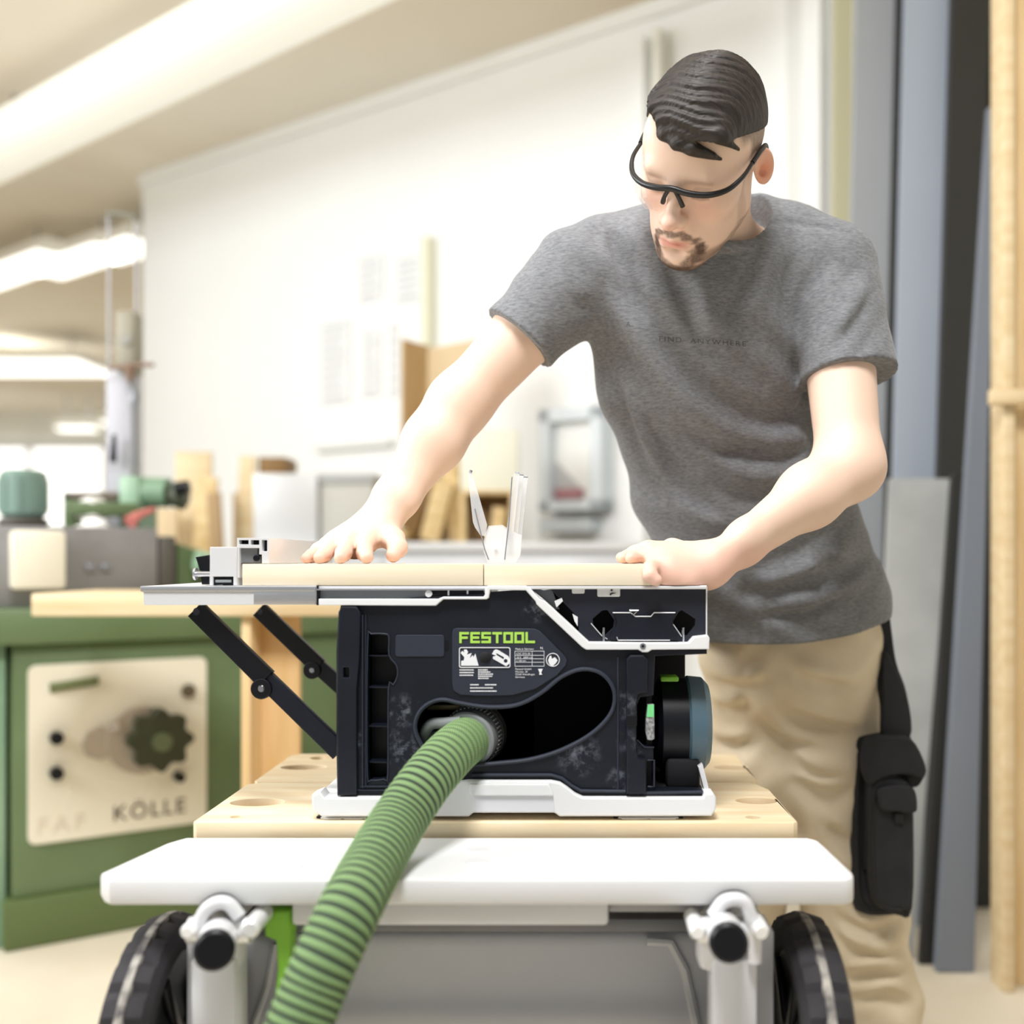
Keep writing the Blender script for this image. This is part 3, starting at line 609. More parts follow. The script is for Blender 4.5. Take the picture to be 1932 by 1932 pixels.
def S(name, outer, m_, Y0=YS, Y1=YS+.01, par=None, holes=(), bev=.001): return plate(name, outer, m_, par or saw, Y0, Y1, holes, bev)
yb = YS+.30
# white base tray: front fascia + bottom
base = S('base', [(588, 1500), (604, 1494), (612, 1505), (835, 1505), (852, 1484), (868, 1476), (882, 1474), (1040, 1474), (1056, 1477), (1070, 1486), (1085, 1498), (1100, 1505), (1326, 1505), (1330, 1497), (1346, 1497), (1351, 1504), (1351, 1527), (1343, 1540), (1056, 1541), (1046, 1534), (893, 1534), (884, 1541), (606, 1541), (594, 1532), (588, 1520)], WHITE, YS-.012, YS+.02, bev=.0022)
bm = BM(); a, b = P(892, 1531, YS-.014), P(1044, 1502, YS-.014); 
S('handle_recess', [(893, 1501), (1043, 1501), (1047, 1532), (896, 1532)], mat('recess_grey', (214, 214, 217), .4), YS-.0135, YS-.011, base, bev=.0005)
S('handle_lip', [(886, 1480), (1036, 1480), (1044, 1498), (1044, 1502), (893, 1502), (886, 1498)], WHITE, YS-.017, YS-.011, base, bev=.0015)
bm = BM(); a, b = P(590, 1541, YS), P(1350, 1506, YS); add_box(bm, a.x, b.x, YS+.018, yb, a.z, b.z+.002, .008); obj('base_tray', bm, WHITE, base)
for x0_, x1_ in ((606, 692), (1166, 1280)):
    bm = BM(); a, b = P(x0_, 1551, YS), P(x1_, 1540, YS); add_box(bm, a.x, b.x, YS-.005, YS+.03, max(ZW+.0005, a.z), b.z, .002)
    xm_ = (a.x+b.x)/2; add_box(bm, a.x+.004, xm_-.002, YS-.008, YS-.004, max(ZW+.001, a.z+.001), b.z-.001, .001); add_box(bm, xm_+.002, b.x-.004, YS-.008, YS-.004, max(ZW+.001, a.z+.001), b.z-.001, .001)
    f_ = obj('foot', bm, WHITE, base)
    bm = BM(); add_box(bm, a.x-.006, a.x+.001, YS-.002, YS+.03, ZW+.0005, b.z, .001); add_box(bm, b.x-.001, b.x+.006, YS-.002, YS+.03, ZW+.0005, b.z, .001); obj('foot_rubber', bm, BLACK, f_)
for x0_, x1_ in ((606, 692), (1166, 1280)):
    bm = BM(); a, b = P(x0_, 1551, YS), P(x1_, 1540, YS); add_box(bm, a.x, b.x, yb-.05, yb-.01, ZW+.0005, b.z, .002); obj('foot', bm, WHITE, base)
# dark body front with openings
bean = smoothpoly([(790, 1395), (783, 1370), (790, 1346), (808, 1328), (835, 1320), (870, 1327), (920, 1334), (975, 1330), (1020, 1308), (1058, 1278), (1095, 1263), (1130, 1268), (1153, 1290), (1160, 1318), (1150, 1350), (1115, 1385), (1060, 1415), (1000, 1433), (940, 1440), (900, 1443), (860, 1443), (815, 1432)], 5)
slot = smoothpoly([(694, 1200), (700, 1196), (726, 1196), (734, 1203), (734, 1236), (748, 1255), (750, 1275), (742, 1292), (733, 1300), (732, 1460), (724, 1470), (700, 1472), (693, 1464), (692, 1330)], 3)
body_out = [(638, 1160), (644, 1138), (1000, 1112), (1108, 1222), (1334, 1222), (1334, 1234), (1236, 1238), (1233, 1312), (1208, 1316), (1202, 1330), (1201, 1400), (1210, 1410), (1233, 1410), (1233, 1434), (1220, 1436), (1220, 1490), (1326, 1492), (1326, 1503), (1098, 1503), (1082, 1495), (1066, 1482), (1052, 1475), (878, 1473), (862, 1476), (848, 1486), (838, 1503), (636, 1503), (634, 1400), (634, 1230)]
body = S('body_front', body_out, NAVYD, YS, YS+.022, holes=(bean, slot), bev=.0015)
bm = BM(); a, b = P(640, 1503, YS), P(1236, 1140, YS)
# box walls behind
add_box(bm, a.x, a.x+.006, YS+.02, yb, a.z, b.z); obj('body_side', bm, NAVY, saw)
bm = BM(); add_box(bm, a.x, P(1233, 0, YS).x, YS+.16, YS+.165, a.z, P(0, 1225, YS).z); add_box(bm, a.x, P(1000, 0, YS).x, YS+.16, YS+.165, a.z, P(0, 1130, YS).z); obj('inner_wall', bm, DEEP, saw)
bm = BM(); add_box(bm, P(1222, 0, YS).x, P(1232, 0, YS).x, YS+.022, YS+.20, a.z, P(0, 1240, YS).z)
add_box(bm, P(760, 0, YS).x, P(764, 0, YS).x, YS+.022, YS+.16, a.z, P(0, 1180, YS).z)
add_box(bm, a.x, P(1330, 0, YS).x, YS+.02, yb-.01, P(0, 1503, YS).z, P(0, 1496, YS).z); obj('inner_rib', bm, DEEP, saw)
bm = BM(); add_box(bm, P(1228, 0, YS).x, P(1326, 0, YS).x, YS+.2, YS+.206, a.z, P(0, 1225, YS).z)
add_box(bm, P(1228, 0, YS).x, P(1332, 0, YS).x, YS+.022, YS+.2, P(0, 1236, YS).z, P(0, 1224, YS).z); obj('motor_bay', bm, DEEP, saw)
bm = BM(); add_box(bm, P(692, 0, YS).x, P(754, 0, YS).x, YS+.034, YS+.037, a.z, P(0, 1190, YS).z); sb = obj('slot_back', bm, BLACK, saw)
bm = BM()
for y_, m__ in ((1238, 0), (1298, 0), (1372, 0), (1440, 0)): add_box(bm, P(693, 0, YS).x, P(748 if y_ < 1300 else 732, 0, YS).x, YS+.008, YS+.035, P(0, y_+2, YS).z, P(0, y_-1, YS).z, .0008)
obj('slot_shelf', bm, NAVY, sb)
# raised rims round the openings (swept bead)
def bead(name, pts, r, m_, Y, par, closed=True):
    q = [P(x, y, Y) for x, y in pts]
    if closed: q = q+[q[0]]
    bm = BM(); add_tube(bm, q, r, 8, cap=not closed); return obj(name, bm, m_, par)
bead('opening_rim', bean, .0028, NAVY2, YS-.001, body)
bead('slot_rim', slot, .0011, NAVY2, YS-.0005, body)
# left pillar + ribs
S('corner_pillar', [(638, 1155), (644, 1144), (672, 1144), (680, 1156), (678, 1240), (673, 1300), (673, 1500), (636, 1502), (635, 1300), (636, 1220)], NAVY, YS-.010, YS+.001, body, holes=([(648, 1260), (658, 1260), (658, 1278), (648, 1278)],), bev=.002)
bm = BM()
for x_, w_, y0_, y1_ in ((684, 2.2, 1160, 1487), (690, 1.2, 1160, 1484)):
    pbox(bm, x_-w_/2, x_+w_/2, y0_, y1_, YS-.004, .005)
for y_, x0_, x1_ in ((1484, 680, 760), (1491, 672, 770)): pbox(bm, x0_, x1_, y_-1, y_+1, YS-.003, .004)
obj('body_rib', bm, NAVY2, body)
S('cover_badge', rr(746, 1198, 838, 1239, 5), NAVY2, YS-.0015, YS+.0005, body, bev=.0006)
S('badge_latch', rr(839, 1207, 846, 1226, 2), BLACK, YS-.001, YS+.0005, body, bev=.0002)
lab = S('label_panel', [(862, 1185), (1008, 1186), (1018, 1190), (1064, 1236), (1070, 1245), (1067, 1256), (1050, 1275), (1010, 1300), (965, 1312), (900, 1313), (868, 1311), (856, 1303), (853, 1290), (853, 1195), (855, 1187)], NAVY2, YS-.002, YS+.0005, body, bev=.0008)
# right column and lower details
S('right_column', [(1182, 1244), (1190, 1236), (1214, 1236), (1222, 1244), (1221, 1306), (1204, 1310), (1200, 1326), (1200, 1368), (1200, 1412), (1204, 1430), (1219, 1434), (1219, 1498), (1182, 1498)], NAVYD, YS-.012, YS+.001, body, bev=.002)
S('column_clip', rr(1182, 1350, 1202, 1370, 3), BLACK, YS-.0135, YS-.012, body, bev=.0005)
bm = BM()
def strip(bm, pts, r, Y): add_tube(bm, [P(x, y, Y) for x, y in pts], r, 8)
strip(bm, [(890, 1462), (1040, 1462), (1060, 1468), (1078, 1482), (1096, 1492), (1180, 1493)], .0022, YS-.003)
strip(bm, [(1166, 1240), (1166, 1496)], .0012, YS-.001)
strip(bm, [(1186, 1497), (1326, 1494)], .002, YS-.004)
strip(bm, [(1222, 1434), (1234, 1434), (1234, 1484), (1222, 1484)], .0012, YS-.001)
strip(bm, [(1202, 1396), (1216, 1410), (1234, 1410)], .001, YS-.001)
obj('edge_bead', bm, NAVY2, body)
# knob behind the front in white/green (scale lever)
lv_ = S('depth_lever', [(1222, 1330), (1234, 1330), (1235, 1394), (1230, 1397), (1221, 1396), (1218, 1380), (1219, 1352)], mat('speckled_grey', (176, 176, 176), .6, rgb2=(96, 96, 96), scale=260, detail=5), YS-.006, YS+.006, bev=.001)
S('lever_tip', [(1222, 1330), (1234, 1330), (1234, 1353), (1220, 1353)], mat('mint_green', (120, 214, 140), .4), YS-.0066, YS-.004, lv_, bev=.0004)
# motor
c0, c1 = P(1236, 1365, YS+.085), P(1292, 1365, YS+.085); Rm = .062
bm = BM(); add_tube(bm, [c0, c0+Vector((.006, 0, 0)), c1], [Rm-.006, Rm, Rm], 48); mo = obj('motor_housing', bm, BLACK, saw)
BLUEG = mat('blue_grey_plastic', (74, 98, 110), .4, bump=.08, bscale=600)
bm = BM(); c2 = P(1334, 1365, YS+.085); add_tube(bm, [c1, c1+Vector((.003, 0, 0)), c2-Vector((.008, 0, 0)), c2], [Rm, Rm+.003, Rm+.001, Rm-.008], 48); mc = obj('motor_cap', bm, BLUEG, mo)
bm = BM(); q = P(1318, 1412, YS+.024)
bmesh.ops.create_uvsphere(bm, u_segments=16, v_segments=10, radius=1)
for v in bm.verts: v.co = Vector((q.x+v.co.x*.0042, YS+.043+v.co.y*.008, CH+(CY-1420)/F*1.35+v.co.z*.0115))
obj('vent_slot', bm, DEEP, mc)
bm = BM(); bmesh.ops.create_uvsphere(bm, u_segments=16, v_segments=10, radius=1); q = P(1255, 1412, YS+.024)
for v in bm.verts: v.co = Vector((q.x+v.co.x*.0042, YS+.044+v.co.y*.008, CH+(CY-1420)/F*1.35+v.co.z*.0115))
obj('vent_slot', bm, NAVY2, mo)
bm = BM(); a, b = P(1249, 1288, YS+.03), P(1284, 1281, YS+.03); add_box(bm, a.x, b.x, YS+.05, YS+.08, P(0, 1290, YS+.03).z, P(0, 1280, YS+.03).z, .002); obj('green_switch', bm, GREEN, mo)
bm = BM(); add_box(bm, P(1255, 0, YS+.05).x, P(1318, 0, YS+.05).x, YS+.03, YS+.14, P(0, 1498, YS).z, P(0, 1440, YS).z, .006); obj('motor_mount', bm, DEEP, mo)
S('bay_edge', [(1318, 1448), (1326, 1442), (1340, 1497), (1330, 1497)], WHITE2, YS+.015, YS+.03, bev=.0008)
# lettering on the label
def rects_letter(ch, w, h, t):
    R = {'F': [(0, 0, t, h), (t, h-t, w, h), (t, h*.38, w*.88, h*.38+t)],
         'E': [(0, 0, t, h), (t, h-t, w, h), (t, (h-t)/2, w*.92, (h+t)/2), (t, 0, w, t)],
         'S': [(0, h-t, w, h), (0, (h+t)/2, t, h-t), (0, (h-t)/2, w, (h+t)/2), (w-t, t, w, (h-t)/2), (0, 0, w, t)],
         'T': [((w-t)/2, 0, (w+t)/2, h-t), (0, h-t, w, h)],
         'O': [(0, 0, t, h), (w-t, 0, w, h), (t, h-t, w-t, h), (t, 0, w-t, t)],
         'L': [(0, 0, t, h), (t, 0, w, t)]}[ch]
    return R
YL = YS-.0028; pm = YL/F
bm = BM(); x = 866.5; wl = 18.2
for ch_ in 'FESTOOL':
    for (a0, b0, a1, b1) in rects_letter(ch_, wl, 21, 4.6):
        p0 = P(x+a0, 1213.5-b0, YL); p1 = P(x+a1, 1213.5-b1, YL); add_box(bm, p0.x, p1.x, YL, YL+.001, p0.z, p1.z)
    x += wl+2.6
obj('logo_lettering', bm, LGREEN, lab)
bm = BM()
def ptext(s, px_, py_, hpx):
    me = text_mesh(s, hpx*1.35*YL/F, .0002); q = P(px_, py_, YL+.0004); me.transform(Matrix.Translation(q) @ Matrix.Rotation(math.pi/2, 4, 'X')); bm.from_mesh(me)
ptext('Made in Germany', 972, 1226, 3.6); ptext('CSC SYS 50', 974, 1235, 4); ptext('18 V   6800 min', 974, 1242, 3.6); ptext('\u00f8 168 mm', 974, 1248, 3.2)
ptext('Festool GmbH', 972, 1264, 3.8); ptext('Wertstr. 20', 972, 1269, 3.6); ptext('73240 Wendlingen', 972, 1274, 3.6); ptext('Germany', 972, 1279, 3.6); ptext('N.', 1019, 1225, 5)
for k, (x0_, x1_, y_) in enumerate(((867, 894, 1264), (867, 894, 1269), (867, 893, 1274), (902, 920, 1264), (902, 925, 1268), (902, 930, 1272), (902, 929, 1276), (902, 922, 1280), (887, 903, 1292), (915, 937, 1292), (887, 930, 1298), (887, 937, 1304))):
    xx = x0_
    while xx < x1_:
        w_ = random.uniform(1.2, 3.2); a, b = P(xx, y_+1.2, YL), P(min(xx+w_, x1_), y_-1.2, YL); add_box(bm, a.x, b.x, YL+.0002, YL+.0008, a.z, b.z); xx += w_+.7
# spec table lines
for y_ in (1228.5, 1236.5, 1243, 1249.5, 1257): pbox(bm, 971, 1027, y_-.4, y_+.4, YL+.0002, .0006)
for x_ in (971.5, 1004, 1026.5): pbox(bm, x_-.4, x_+.4, 1228, 1257, YL+.0002, .0006)
obj('small_print', bm, LWHITE, lab, None)
# pictogram box, reading sign
me = curve_mesh([((x-CX)/F*YL, CH+(CY-y)/F*YL) for x, y in rr(866, 1221, 963, 1260, 4)], [[((x-CX)/F*YL, CH+(CY-y)/F*YL) for x, y in rr(867.6, 1222.6, 961.4, 1258.4, 3)]], .0004, 0)
me.transform(Matrix(((1,0,0,0),(0,0,-1,YL),(0,1,0,0),(0,0,0,1)))); put('pictogram_frame', me, LWHITE, lab)
def sticker(name, poly, m_, dy=0, holes=()):
    return plate(name, poly, m_, lab, YL-.0003-dy, YL+.0004-dy, holes, bev=0)
sticker('pictogram', [(870, 1247), (875, 1246), (876, 1240), (869, 1232), (872, 1228), (876, 1231), (875, 1226), (880, 1225), (883, 1230), (881, 1235), (890, 1232), (886, 1242), (892, 1236), (893, 1240), (897, 1233), (899, 1242), (903, 1256), (908, 1256), (870, 1256)], LWHITE)
sticker('pictogram', [(936, 1225), (941, 1227), (959, 1238), (962, 1244), (961, 1252), (955, 1257), (930, 1243), (930, 1239), (936, 1237), (928, 1234), (932, 1227)], LWHITE, holes=(circ(954, 1247, 3.6), [(936, 1232), (951, 1240), (950, 1244), (937, 1236)]))
bm = BM(); c = P(915.5, 1240, YL); bmesh.ops.create_uvsphere(bm, u_segments=24, v_segments=12, radius=1)
for v in bm.verts: v.co = Vector((c.x+v.co.x*.0076, YL+v.co.y*.0035, c.z+v.co.z*.0076))
obj('lock_pin', bm, DEEP, lab, True)
sticker('warning_sign', circ(1043, 1245, 13, 28), LWHITE, holes=(circ(1043, 1245, 11.6, 28),))
sticker('warning_sign', [(1036, 1252), (1034, 1246), (1037, 1238), (1040, 1237), (1041, 1243), (1047, 1240), (1052, 1246), (1049, 1251), (1043, 1257), (1040, 1257)], LWHITE)
sticker('disposal_mark', [(1015, 1262), (1024, 1262), (1021, 1269), (1023, 1273), (1017, 1273), (1018, 1269)], LWHITE)
# white edge trim under table
trim = S('edge_trim', [(601, 1142), (601, 1130), (826, 1130), (836, 1126), (912, 1126), (915, 1122), (915, 1110), (920, 1105), (992, 1105), (1000, 1110), (1018, 1130), (1028, 1134), (1112, 1212), (1200, 1213), (1300, 1213), (1310, 1202), (1336, 1199), (1339, 1204), (1338, 1225), (1230, 1226), (1222, 1231), (1212, 1231), (1204, 1226), (1106, 1226), (1098, 1221), (1012, 1140), (1010, 1134), (992, 1114), (925, 1113), (922, 1128), (918, 1131), (836, 1131), (822, 1143)], WHITE, YS-.008, YS+.018, bev=.0012)
bm = BM(); q = P(1213, 1219, YS-.009); add_tube(bm, [q, q+Vector((0, .006, 0))], .0038, 16); sc_ = obj('screw', bm, ALUD, trim)
bm = BM(); add_tube(bm, [q-Vector((0, .0008, 0)), q+Vector((0, .002, 0))], .0018, 6); obj('screw_socket', bm, BLACK, sc_)
# main table (top surface) from trim back
zt_ = P(0, 1105, YS).z
bm = BM(); add_box(bm, P(598, 0, YS).x, P(1334, 0, YS).x, YS+.0, YS+.36, zt_-.0045, zt_-.0005, .001); obj('table_top', bm, ALUW, saw)
bm = BM(); add_box(bm, P(601, 0, YS).x, P(914, 0, YS).x, YS-.004, YS+.36, P(0, 1112, YS).z, zt_-.0048, .001); obj('table_profile', bm, ALU, saw)
bm = BM(); add_box(bm, P(602, 0, YS).x, P(910, 0, YS).x, YS+.006, YS+.30, P(0, 1130, YS).z, P(0, 1112, YS).z); pr = obj('profile_web', bm, ALUD, saw)
bm = BM(); add_box(bm, P(812, 0, YS).x, P(912, 0, YS).x, YS+.003, YS+.008, P(0, 1126, YS).z, P(0, 1114, YS).z, .001); dk = obj('profile_window', bm, BLACK, pr)
bm = BM()
for x_ in (846, 882): pbox(bm, x_-1.5, x_+1.5, 1114, 1126, YS+.001, .004)
q = P(809, 1120, YS); add_tube(bm, [q+Vector((0, -.002, 0)), q+Vector((0, .01, 0))], .0045, 16); obj('profile_divider', bm, ALUW, dk)
# extension table
ext = S('extension_table', [(267, 1106), (597, 1105), (597, 1141), (271, 1142), (270, 1118), (267, 1116)], ALUW, YS-.002, YS+.36, bev=.0008)
bm = BM(); add_box(bm, P(267, 0, YS).x, P(597, 0, YS).x, YS-.004, YS-.001, P(0, 1116, YS).z, P(0, 1106, YS).z, .0008); add_box(bm, P(480, 0, YS).x, P(597, 0, YS).x, YS-.0035, YS-.0015, P(0, 1140, YS).z, P(0, 1113, YS).z, .0005); obj('table_rail', bm, ALU, ext)
bm = BM(); pbox(bm, 597.5, 600.5, 1105, 1142, YS-.003, .36); obj('table_gap', bm, BLACK, saw)
# upper dark panel of the sliding table
octL = [(1118, 1168), (1136, 1152), (1146, 1151), (1159, 1170), (1157, 1184), (1141, 1199), (1134, 1197), (1120, 1180)]
octR = [(1270, 1172), (1280, 1155), (1286, 1151), (1312, 1168), (1311, 1180), (1296, 1199), (1288, 1199), (1271, 1183)]
mid = [(1158, 1154), (1268, 1154), (1274, 1162), (1262, 1172), (1262, 1186), (1284, 1209), (1146, 1209), (1166, 1184), (1166, 1172), (1154, 1160)]
YU = YS+.012
up = S('upper_panel', [(1034, 1107), (1334, 1107), (1334, 1204), (1308, 1204), (1298, 1213), (1118, 1213), (1092, 1196), (1091, 1170), (1086, 1160)], mat('dark_steel_blue', (30, 33, 47), .45, rgb2=(18, 20, 31), scale=6, detail=2), YU, YU+.006, holes=(octL, octR), bev=.0006)
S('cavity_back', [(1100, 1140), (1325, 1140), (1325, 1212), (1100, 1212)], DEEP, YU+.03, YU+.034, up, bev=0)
S('octagon_cover', [(1157, 1155), (1190, 1155), (1198, 1162), (1228, 1162), (1234, 1155), (1276, 1155), (1268, 1170), (1270, 1186), (1280, 1196), (1280, 1207), (1152, 1207), (1152, 1196), (1164, 1180), (1163, 1168)], NAVY, YU-.006, YU+.001, up, bev=.001)
bm = BM(); strip(bm, [(1156, 1156), (1190, 1156), (1199, 1163), (1228, 1163), (1234, 1156), (1274, 1156)], .0007, YU-.006); strip(bm, [(1115, 1176), (1135, 1199), (1146, 1206)], .0006, YU-.001); strip(bm, [(1270, 1178), (1286, 1201)], .0007, YU-.001); strip(bm, [(1164, 1202), (1166, 1208), (1264, 1208)], .0006, YU-.0065)
strip(bm, [(1333, 1107), (1333, 1200)], .001, YU-.001); strip(bm, [(1036, 1105.5), (1333, 1105.5)], .0008, YU-.001); obj('panel_edge', bm, ALUW, up)
bm = BM()
for x_ in (1139, 1289): strip(bm, [(x_, 1184), (x_, 1211)], .0016, YU-.004)
strip(bm, [(1188, 1152), (1204, 1152), (1194, 1160)], .0014, YU-.007); obj('spring_pin', bm, STEEL, up)
for i_, (x0_, x1_, y1_) in enumerate(((1079, 1103, 1120), (1127, 1170, 1126))):
    w_ = S('white_tab', rr(x0_, 1106, x1_, y1_, 3), WHITE, YU-.006, YU+.002, up, bev=.0008)
    if i_: S('tab_mark', [(1152, 1108), (1156, 1108), (1156, 1115), (1152, 1115)], BLACK, YU-.0068, YU-.006, w_, bev=0); S('tab_mark', [(1150, 1121), (1154, 1118), (1163, 1119), (1154, 1121), (1152, 1124)], BLACK, YU-.0068, YU-.006, w_, bev=0)
# diagonal mechanism left of the panel
S('scale_arc', [(1000, 1110), (1042, 1112), (1056, 1150), (1048, 1150), (1030, 1134)], ALUD, YS+.03, YS+.034, bev=.0005)
S('guide_bracket', [(1044, 1104), (1100, 1170), (1102, 1204), (1094, 1204), (1050, 1160), (1034, 1118)], DEEP, YS+.036, YS+.04, bev=.0005)
bm = BM()
for q_ in ([(1046, 1134), (1060, 1128), (1062, 1134), (1050, 1146)], [(1080, 1158), (1090, 1164), (1090, 1182), (1084, 1172)], [(1000, 1105), (1030, 1105), (1036, 1112), (1026, 1114)]):
    add_hull(bm, [P(x, y, Y) for x, y in q_ for Y in (YS+.006, YS+.02)])
obj('white_cog', bm, WHITE, saw)
# folding braces of the extension table
def brace(p_list, w, Y, joint, label=None):
    def seg(a, b, wa, wb_):
        a, b = Vector((*a, 0)), Vector((*b, 0)); d = (b-a).normalized(); n = Vector((-d.y, d.x, 0)); return [tuple((a+n*wa)[:2]), tuple((b+n*wb_)[:2]), tuple((b-n*wb_)[:2]), tuple((a-n*wa)[:2])]
    u = plate('brace_upper', seg(p_list[0], p_list[1], w*.95, w*1.02), BLACK, saw, Y, Y+.014, bev=.0018)
    l = plate('brace_lower', seg(p_list[2], p_list[3], w*.9, w*.95), NAVY, saw, Y+.003, Y+.017, bev=.0018)
    j = plate('brace_joint', circ(joint[0], joint[1], w*1.05, 20), BLACK, saw, Y-.001, Y+.018, bev=.0015)
    bm = BM(); q = P(joint[0], joint[1], Y-.003); add_tube(bm, [q, q+Vector((0, .003, 0))], [w*.28/F*Y, w*.42/F*Y], 16); obj('rivet', bm, STEEL, j)
    bm = BM(); q = P(p_list[0][0]+4, p_list[0][1]+4, Y-.002); add_tube(bm, [q, q+Vector((0, .003, 0))], [w*.3/F*Y, w*.4/F*Y], 16); obj('rivet', bm, NAVY2, u)
brace([(366, 1150), (500, 1282), (486, 1270), (640, 1420)], 19, YS+.02, (492, 1300))
brace([(487, 1150), (600, 1258), (590, 1250), (660, 1312)], 16, YS+.27, (588, 1265))
# fence: extruded profile with clamp bracket
YFc = YS+.01
fe = thing('rip_fence', 'aluminium rip fence with clamp bracket standing on the extension table', 'fence', P(440, 1105, YFc))
def FX(name, outer, m_, Y0, Y1, par=None, holes=(), bev=.0006): return plate(name, outer, m_, par or fe, Y0, Y1, holes, bev)
fp = FX('fence_profile', [(447, 1015), (508, 1015), (508, 1063), (494, 1063), (494, 1046), (489, 1046), (489, 1034), (452, 1034), (452, 1090), (447, 1090)], ALUW, YFc, YFc+.36,
        holes=(rr(451, 1019, 469, 1027, 1, 2), rr(473, 1019, 489, 1028, 1, 2), rr(494, 1019, 504, 1040, 1, 2)), bev=.0004)
FX('profile_end', rr(450, 1018, 505, 1041, 1, 2), DEEP, YFc+.012, YFc+.014, fp, bev=0)
FX('slide_block', [(453, 1034), (486, 1034), (486, 1046), (492, 1052), (492, 1062), (458, 1062), (453, 1066)], ALUD, YFc+.006, YFc+.3, fp)
FX('lock_bolt', circ(483, 1053, 6, 14), BLACK, YFc+.002, YFc+.01, fp)
br = FX('clamp_bracket', [(396, 1032), (447, 1032), (447, 1104.5), (440, 1104.5), (440, 1088), (402, 1088), (402, 1104.5), (395, 1104.5)], ALUW, YFc-.004, YFc+.08, bev=.001)
FX('clamp_jaw', [(403, 1089), (439, 1089), (439, 1104.5), (420, 1104.5), (420, 1102), (403, 1104.5)], BLACK, YFc-.002, YFc+.07, br)
FX('clamp_insert', [(406, 1094), (436, 1094), (436, 1099), (406, 1099)], GREYP, YFc-.0035, YFc+.01, br)
FX('clamp_knob', [(368, 1051), (394, 1047), (395, 1075), (390, 1080), (376, 1077), (372, 1062)], BLACK, YFc+.01, YFc+.04, br, bev=.0015)
FX('clamp_knob_foot', [(377, 1084), (395, 1084), (395, 1103), (380, 1103)], BLACK, YFc+.01, YFc+.04, br, bev=.0015)
bm = BM(); add_tube(bm, [P(370, 1083, YFc+.01), P(398, 1083, YFc+.01)], .0036, 14); add_tube(bm, [P(367, 1083, YFc+.01), P(371, 1083, YFc+.01)], .008, 18); obj('clamp_spindle', bm, ALU, br)
# boards
zb_ = zt_+.0003; ztop = P(0, 1064, YS).z
bm = BM(); add_box(bm, P(457, 0, YS).x, P(911.6, 0, YS).x, YS, YS+.24, zb_, ztop, .0008); tag(obj('wooden_board', bm, PLY), 'pale wooden board lying against the fence, under the right hand', 'board', 'boards being cut')
bm = BM(); add_box(bm, P(913.2, 0, YS).x, P(1242, 0, YS).x, YS, YS+.24, zb_, ztop, .0008); tag(obj('wooden_board', bm, PLY), 'pale wooden board gripped by the hand nearest the hip', 'board', 'boards being cut')
# ---- clear blade guard
CLEAR = bpy.data.materials.new('clear_plastic'); CLEAR.use_nodes = True; nt = CLEAR.node_tree; b_ = nt.nodes['Principled BSDF']
b_.inputs['Base Color'].default_value = (.82, .84, .87, 1); b_.inputs['Roughness'].default_value = .12
tp_ = nt.nodes.new('ShaderNodeBsdfTransparent'); mx_ = nt.nodes.new('ShaderNodeMixShader'); fr_ = nt.nodes.new('ShaderNodeFresnel'); fr_.inputs[0].default_value = 1.9
mx_.inputs[0].default_value = .36; nt.links.new(tp_.outputs[0], mx_.inputs[1]); nt.links.new(b_.outputs[0], mx_.inputs[2]); nt.links.new(mx_.outputs[0], nt.nodes['Material Output'].inputs['Surface'])
MATS['clear_plastic'] = CLEAR
YG = YS+.12; gz = (CY-(ztop+.0006-CH)/YG*F)  # py of board top at YG (unused guard)
pyb = CY-(ztop+.0008-CH)*F/YG
gd = thing('blade_guard', 'clear plastic blade guard with two upright prongs above the boards', 'blade guard', P(945, pyb, YG))
def G(name, o_, Y0, Y1): return plate(name, o_, CLEAR, gd, Y0, Y1, bev=.0008)
G('guard_body', [(914, 1010), (922, 992), (948, 990), (962, 1000), (985, 1010), (982, 1048), (972, pyb), (920, pyb), (912, 1040)], YG, YG+.004)
G('guard_body', [(916, 1014), (924, 994), (948, 993), (960, 1003), (980, 1014), (978, 1048), (970, pyb-.4), (924, pyb-.4), (916, 1040)], YG+.022, YG+.026)
G('left_prong', [(882, 893), (887, 889), (891, 893), (919, 990), (916, 1012), (906, 1010), (896, 995), (892, 985)], YG, YG+.005)
G('right_prong', [(970, 893), (976, 890), (981, 895), (970, 996), (968, 1050), (958, 1050), (956, 998)], YG, YG+.004)
G('right_prong', [(978, 897), (984, 894), (988, 898), (978, 1000), (976, 1050), (966, 1050), (966, 1000)], YG+.012, YG+.016)
G('right_prong', [(987, 899), (992, 896), (996, 902), (985, 1002), (983, 1040), (974, 1046), (976, 1002)], YG+.024, YG+.028)
bm = BM(); add_tube(bm, [P(889, 887, YG+.003), P(887, 893, YG+.003)], .0022, 10); 
for q_ in ((976, 891), (984, 895), (992, 899)): add_tube(bm, [P(q_[0]-4, q_[1], YG+.003), P(q_[0]+4, q_[1]+1, YG+.003)], .0012, 8)
strip(bm, [(896, 960), (914, 1035), (922, 1056)], .0008, YG-.001); strip(bm, [(966, 900), (960, 985), (952, 1056)], .0008, YG-.001)
obj('prong_tip', bm, mat('smoky_grey', (120, 122, 130), .3), gd)
bm = BM(); add_tube(bm, [P(936, 1040, YG+.002), P(936, 1040, YG+.026)], .0025, 12); obj('guard_pin', bm, ALU, gd)

